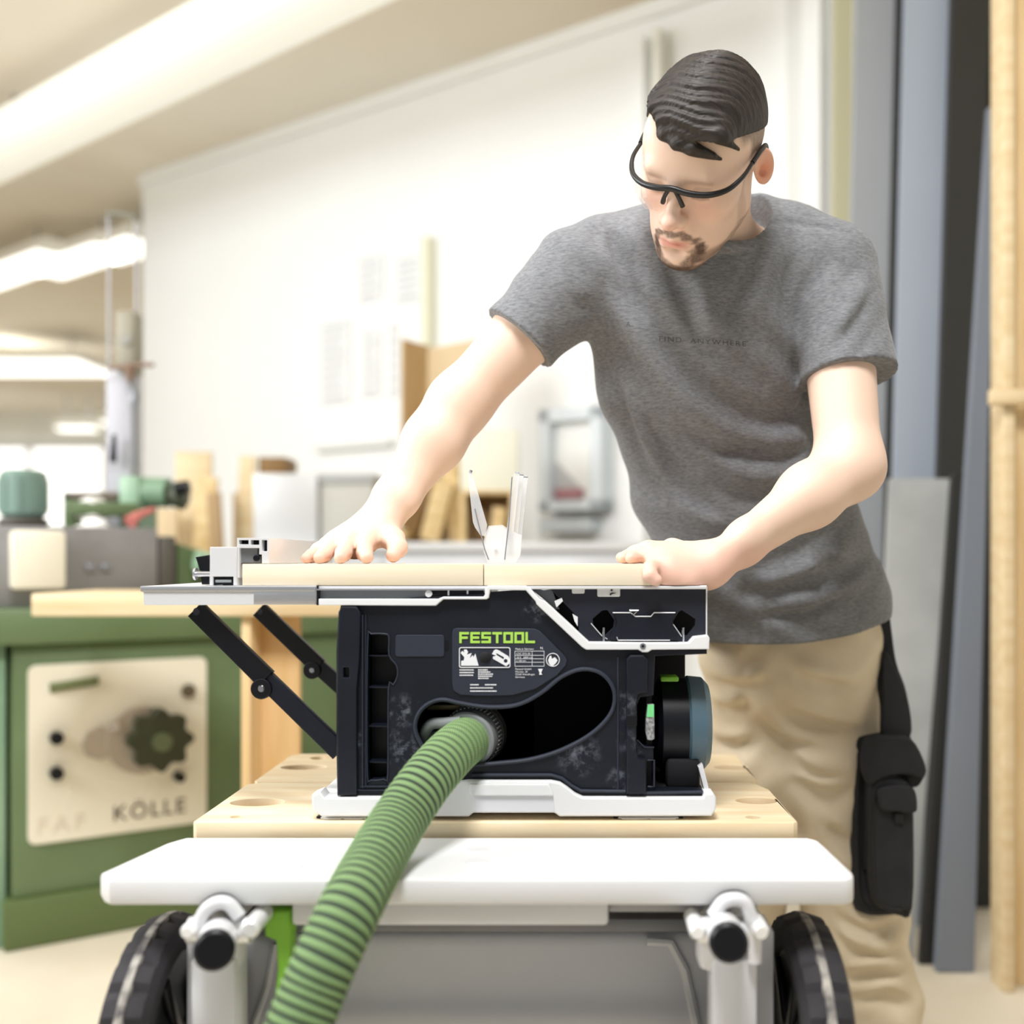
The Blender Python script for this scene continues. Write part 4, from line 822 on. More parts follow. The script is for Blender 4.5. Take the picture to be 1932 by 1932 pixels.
# ================================================================== suction hose
hs = thing('suction_hose', 'thick green fabric-sleeved suction hose running from the saw towards the viewer', 'hose', P(880, 1395, 1.34))
ctr = cr([P(898, 1384, 1.40), P(885, 1393, 1.35), P(850, 1422, 1.29), P(800, 1480, 1.235), P(748, 1556, 1.185), P(702, 1635, 1.115), P(662, 1710, 1.06), P(622, 1795, 1.03), P(590, 1870, 1.015), P(560, 1950, 1.0), P(520, 2080, .98), P(500, 2200, .97)], 26)
Rh = .0305
HM = bpy.data.materials.new('hose_fabric'); HM.use_nodes = True; nt = HM.node_tree; b_ = nt.nodes['Principled BSDF']; b_.inputs['Roughness'].default_value = .75
N = nt.nodes.new; L = nt.links.new
uv = N('ShaderNodeUVMap'); uv.uv_map = 'UVMap'; sx = N('ShaderNodeSeparateXYZ'); L(uv.outputs[0], sx.inputs[0])
def math_(op, a, b=None, c=None):
    n = N('ShaderNodeMath'); n.operation = op
    for i, v in enumerate((a, b, c)):
        if v is None: continue
        if isinstance(v, (int, float)): n.inputs[i].default_value = v
        else: L(v, n.inputs[i])
    return n.outputs[0]
U, V = sx.outputs[0], sx.outputs[1]            # U 0..1 around, V metres along
ph = math_('ADD', math_('DIVIDE', V, .0098), U)
st = math_('SINE', math_('MULTIPLY', ph, 2*math.pi))
rib = math_('GREATER_THAN', st, -.45)
w1 = math_('SINE', math_('ADD', math_('MULTIPLY', U, 2*math.pi*64), math_('MULTIPLY', V, 1600)))
w2 = math_('SINE', math_('SUBTRACT', math_('MULTIPLY', U, 2*math.pi*64), math_('MULTIPLY', V, 1600)))
wv = math_('MULTIPLY', math_('ADD', w1, w2), .25)
def mixc(f, a, b):
    n = N('ShaderNodeMix'); n.data_type = 'RGBA'; L(f, n.inputs[0])
    for i, v in ((6, a), (7, b)):
        if isinstance(v, tuple): n.inputs[i].default_value = (*lin(v), 1)
        else: L(v, n.inputs[i])
    return n.outputs[2]
green = mixc(math_('ADD', wv, .5), (70, 98, 56), (152, 184, 124))
ramp = N('ShaderNodeMapRange'); L(st, ramp.inputs[0]); ramp.inputs[1].default_value = -.8; ramp.inputs[2].default_value = .15
# near the connector the sleeve is stretched smooth: ribs fade out
fade = N('ShaderNodeMapRange'); L(V, fade.inputs[0]); fade.inputs[1].default_value = .05; fade.inputs[2].default_value = .17
dk_ = math_('MULTIPLY', math_('SUBTRACT', 1, ramp.outputs[0]), fade.outputs[0])
colr = mixc(dk_, green, (26, 38, 32)); L(colr, b_.inputs['Base Color'])
bp = N('ShaderNodeBump'); bp.inputs['Strength'].default_value = .5; bp.inputs['Distance'].default_value = .0015; L(wv, bp.inputs['Height']); L(bp.outputs[0], b_.inputs['Normal'])
# sweep
fine = []; acc = [0]
for a, b in zip(ctr, ctr[1:]): acc.append(acc[-1]+(b-a).length)
Lh = acc[-1]; NS = 520; NR = 48; i = 0
for k in range(NS+1):
    s = Lh*k/NS
    while i < len(acc)-2 and acc[i+1] < s: i += 1
    fine.append(ctr[i].lerp(ctr[i+1], (s-acc[i])/max(acc[i+1]-acc[i], 1e-9)))
vs = []; up_ = Vector((0, 0, 1)); uvs = []
for k, p_ in enumerate(fine):
    t_ = (fine[min(k+1, NS)]-fine[max(k-1, 0)]).normalized(); up_ = (up_-t_*up_.dot(t_)).normalized(); s_ = t_.cross(up_); vv = Lh*k/NS
    amp = .05*min(1, max(0, (vv-.04)/.12))
    for j in range(NR+1):
        a = 2*math.pi*j/NR; phs = (vv/.0098+j/NR)*2*math.pi
        r_ = Rh*(1+.06*min(1, vv/.25))*(1+amp*(.5*math.sin(phs)-.2)); vs.append(p_+(up_*math.cos(a)+s_*math.sin(a))*r_); uvs.append((j/NR, vv))
fs = [(k*(NR+1)+j, k*(NR+1)+j+1, (k+1)*(NR+1)+j+1, (k+1)*(NR+1)+j) for k in range(NS) for j in range(NR)]
me = bpy.data.meshes.new('hose_tube'); me.from_pydata(vs, [], fs); uvl = me.uv_layers.new(name='UVMap')
li = np.zeros(len(me.loops), np.int32); me.loops.foreach_get('vertex_index', li); uvl.data.foreach_set('uv', np.array(uvs, np.float32)[li].ravel())
put('hose_tube', me, HM, hs, True)
# connector: rings with grip teeth, bracket
d0 = (ctr[40]-ctr[10]).normalized(); c0 = ctr[26]
SM = mat('satin_grey', (128, 132, 132), .45)
bm = BM(); add_tube(bm, [c0-d0*.026, c0-d0*.024, c0-d0*.006, c0-d0*.004], [.034, .038, .038, .035], 40); obj('connector_collar', bm, mat('charcoal_collar', (64, 66, 72), .5), hs)
bm = BM(); add_tube(bm, [c0-d0*.006, c0-d0*.004, c0+d0*.012, c0+d0*.015], [.034, .0365, .0365, .034], 40); obj('connector_ring', bm, SM, hs)
bm = BM()
up_ = d0.orthogonal().normalized(); sd = d0.cross(up_)
for k in range(44):
    a = 2*math.pi*k/44; o_ = up_*math.cos(a)+sd*math.sin(a); add_tube(bm, [c0-d0*.021+o_*.0382, c0-d0*.007+o_*.0382], .0011, 6)
obj('grip_teeth', bm, mat('pale_steel', (190, 192, 190), .35, .5), hs)
bm = BM(); add_tube(bm, [c0-d0*.04, c0-d0*.024], .041, 36); obj('port_ring', bm, mat('dark_bronze', (70, 68, 66), .4, .4), hs)
bm = BM(); q_ = cr([P(870, 1362, 1.335), P(840, 1364, 1.34), P(815, 1366, 1.345), P(803, 1380, 1.35), P(800, 1398, 1.36)], 6); add_tube(bm, q_, .0075, 12); obj('bayonet_lever', bm, SM, hs)
bm = BM(); add_tube(bm, [P(797, 1412, 1.37), P(802, 1394, 1.36), P(822, 1388, 1.355), P(846, 1396, 1.35)], .009, 12); obj('swivel_elbow', bm, mat('slate_grey_plastic', (84, 88, 92), .5), hs)
# brass scale and green mark inside the port
bm = BM(); add_box(bm, P(806, 0, 1.42).x, P(872, 0, 1.42).x, 1.42, 1.424, P(0, 1340, 1.42).z, P(0, 1330, 1.42).z, .001); obj('depth_scale', bm, mat('brass_scale', (190, 176, 128), .4, .5), saw)
bm = BM(); add_box(bm, P(930, 0, 1.42).x, P(937, 0, 1.42).x, 1.42, 1.43, P(0, 1356, 1.42).z, P(0, 1340, 1.42).z, .001); obj('green_marker', bm, GREEN, saw)
# ================================================================== the person
# ---- small signed-distance modeller: smooth-blended round cones and ellipsoids meshed with surface nets
V3 = lambda q: np.array(q, np.float64)
class Sdf:
    def __init__(s): s.items = []
    def add(s, fn, c, r, op='u', k=.02): s.items.append((fn, V3(c), r, op, k)); return s
    def cone(s, a, b, ra, rb, op='u', k=.02):
        a, b = V3(a), V3(b); ba = b-a; l2 = float(ba@ba)+1e-12
        def f(p):
            h = np.clip(((p-a)@ba)/l2, 0, 1); q = p-a-h[:, None]*ba
            return np.sqrt((q*q).sum(1))-(ra+(rb-ra)*h)
        return s.add(f, (a+b)/2, math.sqrt(l2)/2+max(ra, rb), op, k)
    def ell(s, c, r, R=None, op='u', k=.02):
        c, r = V3(c), V3(r); R = np.eye(3) if R is None else np.array(R)   # columns = axes
        def f(p):
            q = (p-c)@R; k0 = np.sqrt(((q/r)**2).sum(1))+1e-9; k1 = np.sqrt(((q/r**2)**2).sum(1))+1e-9
            return k0*(k0-1)/k1
        return s.add(f, c, float(r.max()), op, k)
    def ecap(s, a, b, ra, rb, side, op='u', k=.03):
        """elliptic capsule; ra=(half width along side, half thickness)"""
        a, b = V3(a), V3(b); ax = b-a; l = math.sqrt(ax@ax); ax = ax/l; sd = V3(side); sd = sd-ax*(sd@ax); sd /= math.sqrt(sd@sd); th = np.cross(ax, sd)
        def f(p):
            q = p-a; h = q@ax; hh = np.clip(h/l, 0, 1); o = h-hh*l
            w = ra[0]+(rb[0]-ra[0])*hh; t = ra[1]+(rb[1]-ra[1])*hh; m = np.minimum(w, t)
            x, y = q@sd, q@th
            k0 = np.sqrt((x/w)**2+(y/t)**2+(o/m)**2)+1e-9; k1 = np.sqrt((x/w**2)**2+(y/t**2)**2+(o/m**2)**2)+1e-9
            return k0*(k0-1)/k1
        return s.add(f, (a+b)/2, l/2+max(*ra, *rb), op, k)
    def ev(s, p, centre=None, rad=None):
        d = np.full(len(p), 9.0)
        for fn, c, r, op, k in s.items:
            if centre is not None and r is not None and math.dist(centre, c) > r+rad+k+.03 : continue
            e = fn(p)
            if op == 'u':
                h = np.clip(.5+.5*(d-e)/k, 0, 1); d = d*(1-h)+e*h-k*h*(1-h)
            elif op == 's':
                e = -e; h = np.clip(.5-.5*(d-e)/k, 0, 1); d = d*(1-h)+e*h+k*h*(1-h)
            elif op == 'x': d = np.maximum(d, e)
            elif op == 'd': d = np.where(d < .06, d+e, d)
        return d
def axis_grid(lo, hi, step, fine=()):
    out = [lo]
    while out[-1] < hi:
        x = out[-1]; st = step
        for a, b, s_ in fine:
            if a-.01 <= x <= b: st = min(st, s_)
        out.append(x+st)
    return np.array(out)
def mesh_sdf(S_, gx, gy, gz, name, B=20):
    nx, ny, nz = len(gx), len(gy), len(gz); val = np.full((nx, ny, nz), 1.0, np.float32)
    for i in range(0, nx, B):
        for j in range(0, ny, B):
            for k in range(0, nz, B):
                X, Y, Z = gx[i:i+B], gy[j:j+B], gz[k:k+B]
                c = np.array([[X.mean(), Y.mean(), Z.mean()]]); rad = .5*math.sqrt((X[-1]-X[0])**2+(Y[-1]-Y[0])**2+(Z[-1]-Z[0])**2)+.004
                d = S_.ev(c)[0]
                if abs(d) > rad*1.6+.02: val[i:i+B, j:j+B, k:k+B] = 1. if d > 0 else -1.; continue
                g = np.stack(np.meshgrid(X, Y, Z, indexing='ij'), -1).reshape(-1, 3)
                val[i:i+B, j:j+B, k:k+B] = S_.ev(g, c[0], rad).reshape(len(X), len(Y), len(Z))
    sg = (val < 0).astype(np.int8)
    cnt = sum(sg[a:nx-1+a, b:ny-1+b, c:nz-1+c] for a in (0, 1) for b in (0, 1) for c in (0, 1))
    act = np.argwhere((cnt > 0) & (cnt < 8)); del cnt
    idx = np.full((nx-1, ny-1, nz-1), -1, np.int32); idx[tuple(act.T)] = np.arange(len(act))
    I, J, K = act.T; acc = np.zeros((len(act), 3)); n_ = np.zeros(len(act))
    cor = [(a, b, c) for a in (0, 1) for b in (0, 1) for c in (0, 1)]
    pos = {c: np.stack((gx[I+c[0]], gy[J+c[1]], gz[K+c[2]]), 1) for c in cor}; vv = {c: val[I+c[0], J+c[1], K+c[2]] for c in cor}
    for a in cor:
        for ax in range(3):
            if a[ax] == 0:
                b = list(a); b[ax] = 1; b = tuple(b); m = (vv[a] < 0) != (vv[b] < 0)
                t = (vv[a][m]/(vv[a][m]-vv[b][m]))[:, None]; acc[m] += pos[a][m]*(1-t)+pos[b][m]*t; n_[m] += 1
    verts = acc/n_[:, None]; faces = []
    for ax in range(3):
        sl0 = [slice(None)]*3; sl1 = [slice(None)]*3; sl0[ax] = slice(0, -1); sl1[ax] = slice(1, None)
        df = sg[tuple(sl1)]-sg[tuple(sl0)]; e = np.argwhere(df != 0); u, w = (ax+1) % 3, (ax+2) % 3
        ok = (e[:, u] > 0) & (e[:, w] > 0) & (e[:, u] < sg.shape[u]-1) & (e[:, w] < sg.shape[w]-1); e = e[ok]; s_ = df[tuple(e.T)]
        q = []
        for du, dw in ((0, 0), (1, 0), (1, 1), (0, 1)):
            c = e.copy(); c[:, u] -= du; c[:, w] -= dw; q.append(idx[tuple(c.T)])
        q = np.stack(q, 1); q[s_ < 0] = q[s_ < 0][:, ::-1]; faces.append(q)
    faces = np.concatenate(faces); faces = faces[(faces >= 0).all(1)]
    me = bpy.data.meshes.new(name); me.vertices.add(len(verts)); me.vertices.foreach_set('co', verts.astype(np.float32).ravel())
    me.loops.add(len(faces)*4); me.loops.foreach_set('vertex_index', faces.astype(np.int32).ravel())
    me.polygons.add(len(faces)); me.polygons.foreach_set('loop_start', np.arange(len(faces), dtype=np.int32)*4)
    me.update(calc_edges=True); me.validate(); me.polygons.foreach_set('use_smooth', [True]*len(me.polygons)); return me, verts
def trace(S_, px, py, y0=1.1):
    d = np.array([(px-CX)/F, 1, (CY-py)/F]); t = y0; n_ = math.sqrt(d@d)
    for _ in range(60):
        p_ = np.array([0, 0, CH])+d*t; v = S_.ev(p_[None])[0]
        if v < .0005: break
        t += max(v*.8, .0004)/n_
        if t > 2.6: break
    return np.array([0, 0, CH])+d*t
def Q(px, py, Y): return np.array(P(px, py, Y))
# ---- skeleton (world metres)
shR = Q(1090, 520, 1.56); elR = Q(866, 762, 1.54); wrR = Q(716, 985, 1.475)
shL = Q(1568, 505, 1.585); elL = Q(1603, 880, 1.50); wrL = Q(1352, 1062, 1.375)
hipR = Q(1432, 1225, 1.88); hipL = Q(1560, 1225, 1.90)
kneeR = Q(1405, 1640, 1.92); kneeL = Q(1572, 1640, 1.87); ankL = Q(1650, 2030, 1.95); ankR = Q(1400, 2030, 2.0)
person = thing('person', 'man in grey t-shirt, beige work trousers and safety glasses leaning over the saw', 'person', (hipL[0]-.03, 1.9, 0))
# ---- head frame
yaw, pitch, roll = math.radians(37), math.radians(44), math.radians(24)
fh = V3((-math.sin(yaw), -math.cos(yaw), 0)); zz = V3((0, 0, 1)); fw = math.cos(pitch)*fh-math.sin(pitch)*zz; upv = math.cos(pitch)*zz+math.sin(pitch)*fh
lf = np.cross(upv, -fw); lf = np.cross(fw, upv)*-1
if lf[0] < 0: lf = -lf
lf0, up0 = lf.copy(), upv.copy(); lf = lf0*math.cos(roll)-up0*math.sin(roll); upv = up0*math.cos(roll)+lf0*math.sin(roll)
HR = np.stack((lf, fw, upv), 1); HS = 1.02
HC = Q(1323, 307, 1.44)
def hw_(p): return HC+HR@(V3(p)*HS)
def hl_(p): return ((p-HC)@HR)/HS
def hsdf(S_, items):
    for it in items:
        t = it[0]
        if t == 'e': _, c, r, op, k = it; S_.ell(hw_(c), V3(r)*HS, HR, op, k)
        else: _, a, b, ra, rb, op, k = it; S_.cone(hw_(a), hw_(b), ra*HS, rb*HS, op, k)
body_s = Sdf()
skull = [('e', (0, -.014, .038), (.0755, .096, .082), 'u', .02), ('e', (0, .035, .04), (.060, .056, .055), 'u', .03), ('e', (0, .028, -.025), (.058, .06, .07), 'u', .03),
         ('e', (.040, .046, -.018), (.026, .03, .024), 'u', .02), ('e', (-.040, .046, -.018), (.026, .03, .024), 'u', .02),
         ('c', (.050, -.005, -.055), (.018, .062, -.1), .018, .017, 'u', .03), ('c', (-.050, -.005, -.055), (-.018, .062, -.1), .018, .017, 'u', .03),
         ('e', (0, .04, -.07), (.044, .046, .036), 'u', .03), ('e', (0, .074, -.1), (.021, .019, .017), 'u', .018),
         ('c', (-.036, .078, .027), (.036, .078, .027), .011, .011, 'u', .016), ('e', (0, .078, -.055), (.027, .021, .024), 'u', .02),
         ('e', (.031, .097, .006), (.019, .013, .012), 's', .014), ('e', (-.031, .097, .006), (.019, .013, .012), 's', .014),
         ('e', (.031, .077, .004), (.0135, .0125, .0115), 'u', .006), ('e', (-.031, .077, .004), (.0135, .0125, .0115), 'u', .006),
         ('c', (.019, .0835, .000), (.042, .079, .000), .0022, .0022, 'u', .004), ('c', (-.019, .0835, .000), (-.042, .079, .000), .0022, .0022, 'u', .004),
         ('c', (0, .087, .018), (0, .108, -.022), .0075, .0095, 'u', .016), ('e', (0, .1125, -.027), (.0115, .0125, .0105), 'u', .008),
         ('e', (.013, .1, -.03), (.0075, .011, .0085), 'u', .006), ('e', (-.013, .1, -.03), (.0075, .011, .0085), 'u', .006),
         ('e', (.0065, .107, -.039), (.0036, .005, .003), 's', .003), ('e', (-.0065, .107, -.039), (.0036, .005, .003), 's', .003),
         ('c', (-.020, .087, -.0635), (0, .0965, -.0600), .004, .0056, 'u', .006), ('c', (.020, .087, -.0635), (0, .0965, -.0600), .004, .0056, 'u', .006),
         ('c', (-.015, .0885, -.0735), (.015, .0885, -.0735), .0065, .0065, 'u', .006), ('c', (-.024, .097, -.0668), (.024, .097, -.0668), .0016, .0016, 's', .003),
         ('e', (0, .092, -.083), (.014, .006, .005), 's', .008)]
hsdf(body_s, skull)
for s_ in (1, -1):
    ea = math.radians(30)*s_; er = np.array([[math.cos(ea), -math.sin(ea), 0], [math.sin(ea), math.cos(ea), 0], [0, 0, 1]]); et = math.radians(-14); ex = np.array([[1, 0, 0], [0, math.cos(et), -math.sin(et)], [0, math.sin(et), math.cos(et)]])
    Re = HR@er@ex; c = V3((s_*.083, -.016, .002)); nE = er@V3((s_*1., 0, 0)); bk = er@V3((0, 1, 0))
    body_s.ell(hw_(c), V3((.0075, .0165, .028))*HS, Re, 'u', .008)
    body_s.ell(hw_(c+nE*.0075+bk*.001+V3((0, 0, .006))), V3((.0062, .0105, .018))*HS, Re, 's', .004)
    body_s.ell(hw_(c+nE*.005+bk*.004+V3((0, 0, -.004))), V3((.008, .007, .008))*HS, Re, 's', .003)
# neck and trunk
nkB = Q(1335, 452, 1.565); nkT = hw_((0, -.035, -.03))
body_s.cone(nkB, nkT, .064, .058, k=.03)
body_s.cone(hw_((0, .02, -.075)), nkB+V3((0, -.03, -.01)), .032, .045, k=.03)
TC = [(1330, 500, 1.572, .165, .092), (1318, 600, 1.60, .168, .11), (1325, 700, 1.635, .165, .115), (1378, 900, 1.71, .158, .115), (1430, 1030, 1.75, .165, .12), (1488, 1200, 1.80, .165, .12)]
SIDE = (1, .05, .06)
for a, b in zip(TC[:-2], TC[1:-1]): body_s.ecap(Q(a[0], a[1], a[2]+.012), Q(b[0], b[1], b[2]+.02), (a[3]-.026, a[4]-.022), (b[3]-.03, b[4]-.03), SIDE, k=.03)
for s_, el in ((shR, elR), (shL, elL)): body_s.cone(nkB+V3((0, .035, -.035)), s_, .045, .045, k=.03)
body_s.ecap(Q(1432, 1030, 1.80), Q(1497, 1210, 1.88), (.12, .08), (.12, .08), SIDE, k=.03)
# arms
def arm(S_, sh, el, wr, ru, re, rf, rw, side):
    S_.cone(sh, sh*.55+el*.45, ru, ru*1.03, k=.03); S_.cone(sh*.55+el*.45, el, ru*1.03, re, k=.006)
    m = el*.68+wr*.32; S_.cone(el, m, re, rf, k=.03); m2 = el*.2+wr*.8
    S_.ecap(m, m2, (rf, rf*.92), (rw*1.1, rw*.8), side, k=.025); S_.ecap(m2, wr, (rw*1.1, rw*.8), (rw, rw*.72), side, k=.02)
arm(body_s, shR, elR, wrR, .048, .0425, .0425, .031, (1, -.2, .4))
arm(body_s, shL, elL, wrL, .050, .045, .0435, .031, (.2, 1, -.6))
def chain(S_, pts, rs, k=.006):
    for i in range(len(pts)-1): S_.cone(pts[i], pts[i+1], rs[i], rs[i+1], k=k)
ZB = P(0, 1064, YS).z      # board top
def on(px, Y, z): return V3(((px-CX)/F*Y, Y, z))
# right hand (flat on the left board, finger tips towards the viewer)
kn = [on(693, 1.435, ZB+.031), on(667, 1.44, ZB+.034), on(641, 1.445, ZB+.031), on(617, 1.452, ZB+.024)]
pm1 = [on(688, 1.40, ZB+.026), on(655, 1.40, ZB+.027), on(624, 1.41, ZB+.023), on(600, 1.425, ZB+.018)]
pm2 = [on(688, 1.375, ZB+.014), on(648, 1.37, ZB+.014), on(612, 1.385, ZB+.012), on(588, 1.405, ZB+.0105)]
tip = [on(692, 1.355, ZB+.0085), on(643, 1.35, ZB+.0085), on(603, 1.365, ZB+.008), on(578, 1.388, ZB+.0075)]
body_s.ecap(wrR, (kn[1]+kn[2])/2+V3((.0, .004, -.006)), (.031, .023), (.044, .018), tuple(kn[0]-kn[3]), k=.02)
for i in range(4):
    body_s.cone(wrR*.75+kn[i]*.25, kn[i], .017, .0125, k=.014)
    f = (1, 1.02, .97, .85)[i]; chain(body_s, [kn[i], pm1[i], pm2[i], tip[i]], [.0135*f, .0116*f, .0102*f, .0086*f], .005)
chain(body_s, [on(722, 1.465, ZB+.045), on(742, 1.44, ZB+.034), on(750, 1.415, ZB+.022), on(742, 1.395, ZB+.0115)], [.021, .0145, .0120, .0100], .01)
# left hand (thumb side up, gripping the end of the right board)
kl = [on(1224, 1.41, ZB+.020), on(1222, 1.388, ZB+.019), on(1226, 1.364, ZB+.012), on(1240, 1.345, ZB-.002)]
body_s.ecap(wrL+V3((-.006, 0, .0)), on(1262, 1.378, ZB-.002), (.029, .024), (.037, .021), (0, .85, .55), k=.02)
body_s.ecap(on(1325, 1.37, ZB-.004), on(1262, 1.352, ZB-.006), (.032, .022), (.030, .022), (0, .6, .8), k=.02)
for i in range(4):
    body_s.cone(on(1290, 1.395-.016*i, ZB+.012-.012*i), kl[i], .016, .0122, k=.014)
chain(body_s, [kl[0], on(1200, 1.42, ZB+.016), on(1184, 1.42, ZB+.0095), on(1172, 1.415, ZB+.0085)], [.0115, .0098, .0088, .0075], .003)
chain(body_s, [kl[1], on(1196, 1.398, ZB+.0145), on(1182, 1.392, ZB+.0092), on(1176, 1.385, ZB+.0082)], [.0115, .0098, .0088, .0078], .003)
chain(body_s, [kl[2], on(1206, 1.368, ZB+.011), on(1194, 1.362, ZB+.0088), on(1190, 1.355, ZB+.0078)], [.0112, .0095, .0085, .0075], .003)
chain(body_s, [kl[3], on(1226, 1.326, ZB-.006), on(1226, 1.316, ZB-.014), on(1238, 1.315, ZB-.0205)], [.0112, .0098, .0088, .0078], .003)
chain(body_s, [on(1310, 1.42, ZB+.012), on(1268, 1.44, ZB+.02), on(1232, 1.445, ZB+.012)], [.018, .0135, .0105], .01)
# legs inside the trousers
for h_, k_, a_ in ((hipR, kneeR, ankR), (hipL, kneeL, ankL)):
    body_s.cone(h_, k_, .07, .05, k=.03); body_s.cone(k_, a_, .052, .036, k=.03)
# rest of the ankle down into the boots
for i in range(3): body_s.cone(pm1[i]+V3((0, .012, 0)), pm1[i+1]+V3((0, .012, 0)), .0105, .0105, k=.008)
body_s.add(lambda p: np.where((p[:, 0] < (1335-CX)/F*1.33) & (p[:, 1] < 1.6) & (p[:, 1] > YS-.004) & (p[:, 0] > (1240-CX)/F*1.33), zt_+.0003-p[:, 2], -1.), HC, 99, 'x')
body_s.add(lambda p: np.where((p[:, 0] < (1240-CX)/F*1.33) & (p[:, 1] < 1.6) & (p[:, 1] > YS-.0005), ZB+.0003-p[:, 2], -1.), HC, 99, 'x')
gx = axis_grid(-.40, .62, .0042, ((.03, .33, .0021), (-.385, -.22, .0026)))
gy = axis_grid(1.22, 2.12, .0042, ((1.29, 1.52, .0023),))
gz = axis_grid(.10, 1.80, .0046, ((1.36, 1.72, .0021), (.96, 1.10, .0023)))
me, vb = mesh_sdf(body_s, gx, gy, gz, 'body')
# colour attribute: skin tone areas, lips, beard stubble, cropped scalp, painted light through the ears
hlv = hl_(vb); x_, y_, z_ = hlv.T
def sm(e0, e1, v): t = np.clip((v-e0)/(e1-e0), 0, 1); return t*t*(3-2*t)
rng = np.random.default_rng(3)
skin = np.array(lin((230, 198, 177))); pink = np.array(lin((226, 162, 146))); lips = np.array(lin((212, 136, 124))); beard = np.array(lin((70, 47, 31))); fade_c = np.array(lin((112, 92, 78)))
colv = np.tile(skin, (len(vb), 1)); ish = (np.abs(x_) < .1) & (y_ > -.13) & (y_ < .14) & (z_ > -.13) & (z_ < .16)
def blend(c, m): global colv; m = np.clip(m, 0, 1)[:, None]*ish[:, None]; colv = colv*(1-m)+c*m
blend(pink, .35*np.exp(-(((np.abs(x_)-.038)/.02)**2+((z_+.02)/.02)**2))*(y_ > .03)); blend(pink, .4*np.exp(-((x_/.014)**2+((z_+.03)/.014)**2))*(y_ > .09)); blend(np.array(lin((222, 150, 124))), .55*(np.abs(x_) > .078)*(y_ < .01))
noise = .5+.5*np.sin(x_*900+np.sin(z_*700)*2)*np.sin(z_*800+np.sin(y_*600)*2)
def pld(u, v, pts):
    d = np.full(len(u), 9.)
    for (a0, a1), (b0, b1) in zip(pts, pts[1:]):
        bx, by = b0-a0, b1-a1; h = np.clip(((u-a0)*bx+(v-a1)*by)/(bx*bx+by*by), 0, 1); d = np.minimum(d, np.hypot(u-a0-h*bx, v-a1-h*by))
    return d
ax_ = np.abs(x_); nz2 = .002*np.sin(x_*300+np.sin(z_*500))
md = pld(ax_, z_, [(.002, -.0505), (.014, -.0525), (.026, -.0600), (.031, -.070), (.0305, -.082)]); gd2 = pld(ax_, z_, [(.0305, -.078), (.026, -.094), (.014, -.106), (0, -.110)])
front = (y_ > .052)
blend(beard, .85*sm(.0065, .0025, md+nz2)*front*(.75+.25*noise)); blend(beard, .8*sm(.012, .004, gd2+nz2)*(y_ > .04)*(.7+.3*noise)); blend(beard, .75*sm(-.100, -.108, z_)*(y_ > .02)*(ax_ < .04))
blend(beard, .45*np.exp(-((x_/.007)**2+((z_+.083)/.004)**2))*(y_ > .08))
tj = np.clip((y_+.005)/.067, -.2, 1.2); zj = -.066-.036*tj
blend(beard, .55*sm(.014, .003, np.abs(z_-zj)+nz2)*sm(-.02, .0, y_)*sm(.085, .07, y_)*(ax_ > .024)*(.6+.4*noise)); blend(beard, .55*sm(.030, .05, y_)*sm(.014, .004, np.abs(z_+.092))*(ax_ > .022))
blend(beard, .28*np.exp(-((y_-.012)/.009)**4)*sm(.02, .0, z_)*(z_ > -.068)*(ax_ > .05)*(.6+.4*noise))
for s_ in (1, -1): blend(np.array(lin((214, 128, 92))), .8*np.exp(-((x_-s_*.087)/.010)**2-((y_+.012)/.011)**2-((z_+.002)/.013)**2))  # orange glow of light passing through the ear, painted into the skin
lm = np.exp(-((z_+.0668)/.0075)**4)*np.exp(-(x_/.021)**4)*(y_ > .08); blend(lips, .8*lm)
brow_ = np.exp(-((z_-.022+.08*(np.abs(x_)-.03))/.0038)**4)*(np.abs(x_) > .012)*(np.abs(x_) < .047)*(y_ > .06); blend(beard, .12*brow_)
lash = np.exp(-((z_+.001)/.0022)**4)*(np.abs(x_) > .019)*(np.abs(x_) < .043)*(y_ > .075); blend(beard, .5*lash)
hair_line = sm(.045, .062, z_-.0*y_)*sm(.045, .03, y_)+sm(-.002, .02, z_)*sm(-.01, -.03, y_)*1.0+sm(.0, .03, z_)*sm(.022, .010, y_)*(np.abs(x_) > .05)*sm(.02, .0, y_-.02)
blend(fade_c, .85*np.clip(hair_line, 0, 1)*(.7+.3*noise)*(np.abs(x_) < .0775))
# hands: slightly pinker
hd_ = (vb[:, 2] < ZB+.03) & (vb[:, 1] < 1.5) & (vb[:, 2] > .95); m = (.35*hd_*sm(ZB+.04, ZB+.008, vb[:, 2]))[:, None]; colv = colv*(1-m)+pink*m
ca = me.color_attributes.new('tone', 'FLOAT_COLOR', 'POINT'); ca.data.foreach_set('color', np.concatenate((colv, np.ones((len(vb), 1))), 1).astype(np.float32).ravel())
SK = bpy.data.materials.new('skin'); SK.use_nodes = True; nt = SK.node_tree; b_ = nt.nodes['Principled BSDF']; at = nt.nodes.new('ShaderNodeAttribute'); at.attribute_name = 'tone'
nt.links.new(at.outputs['Color'], b_.inputs['Base Color']); b_.inputs['Roughness'].default_value = .55; b_.inputs['Subsurface Weight'].default_value = .12; b_.inputs['Subsurface Radius'].default_value = (.012, .004, .002); b_.inputs['Subsurface Scale'].default_value = .6
put('body', me, SK, person)

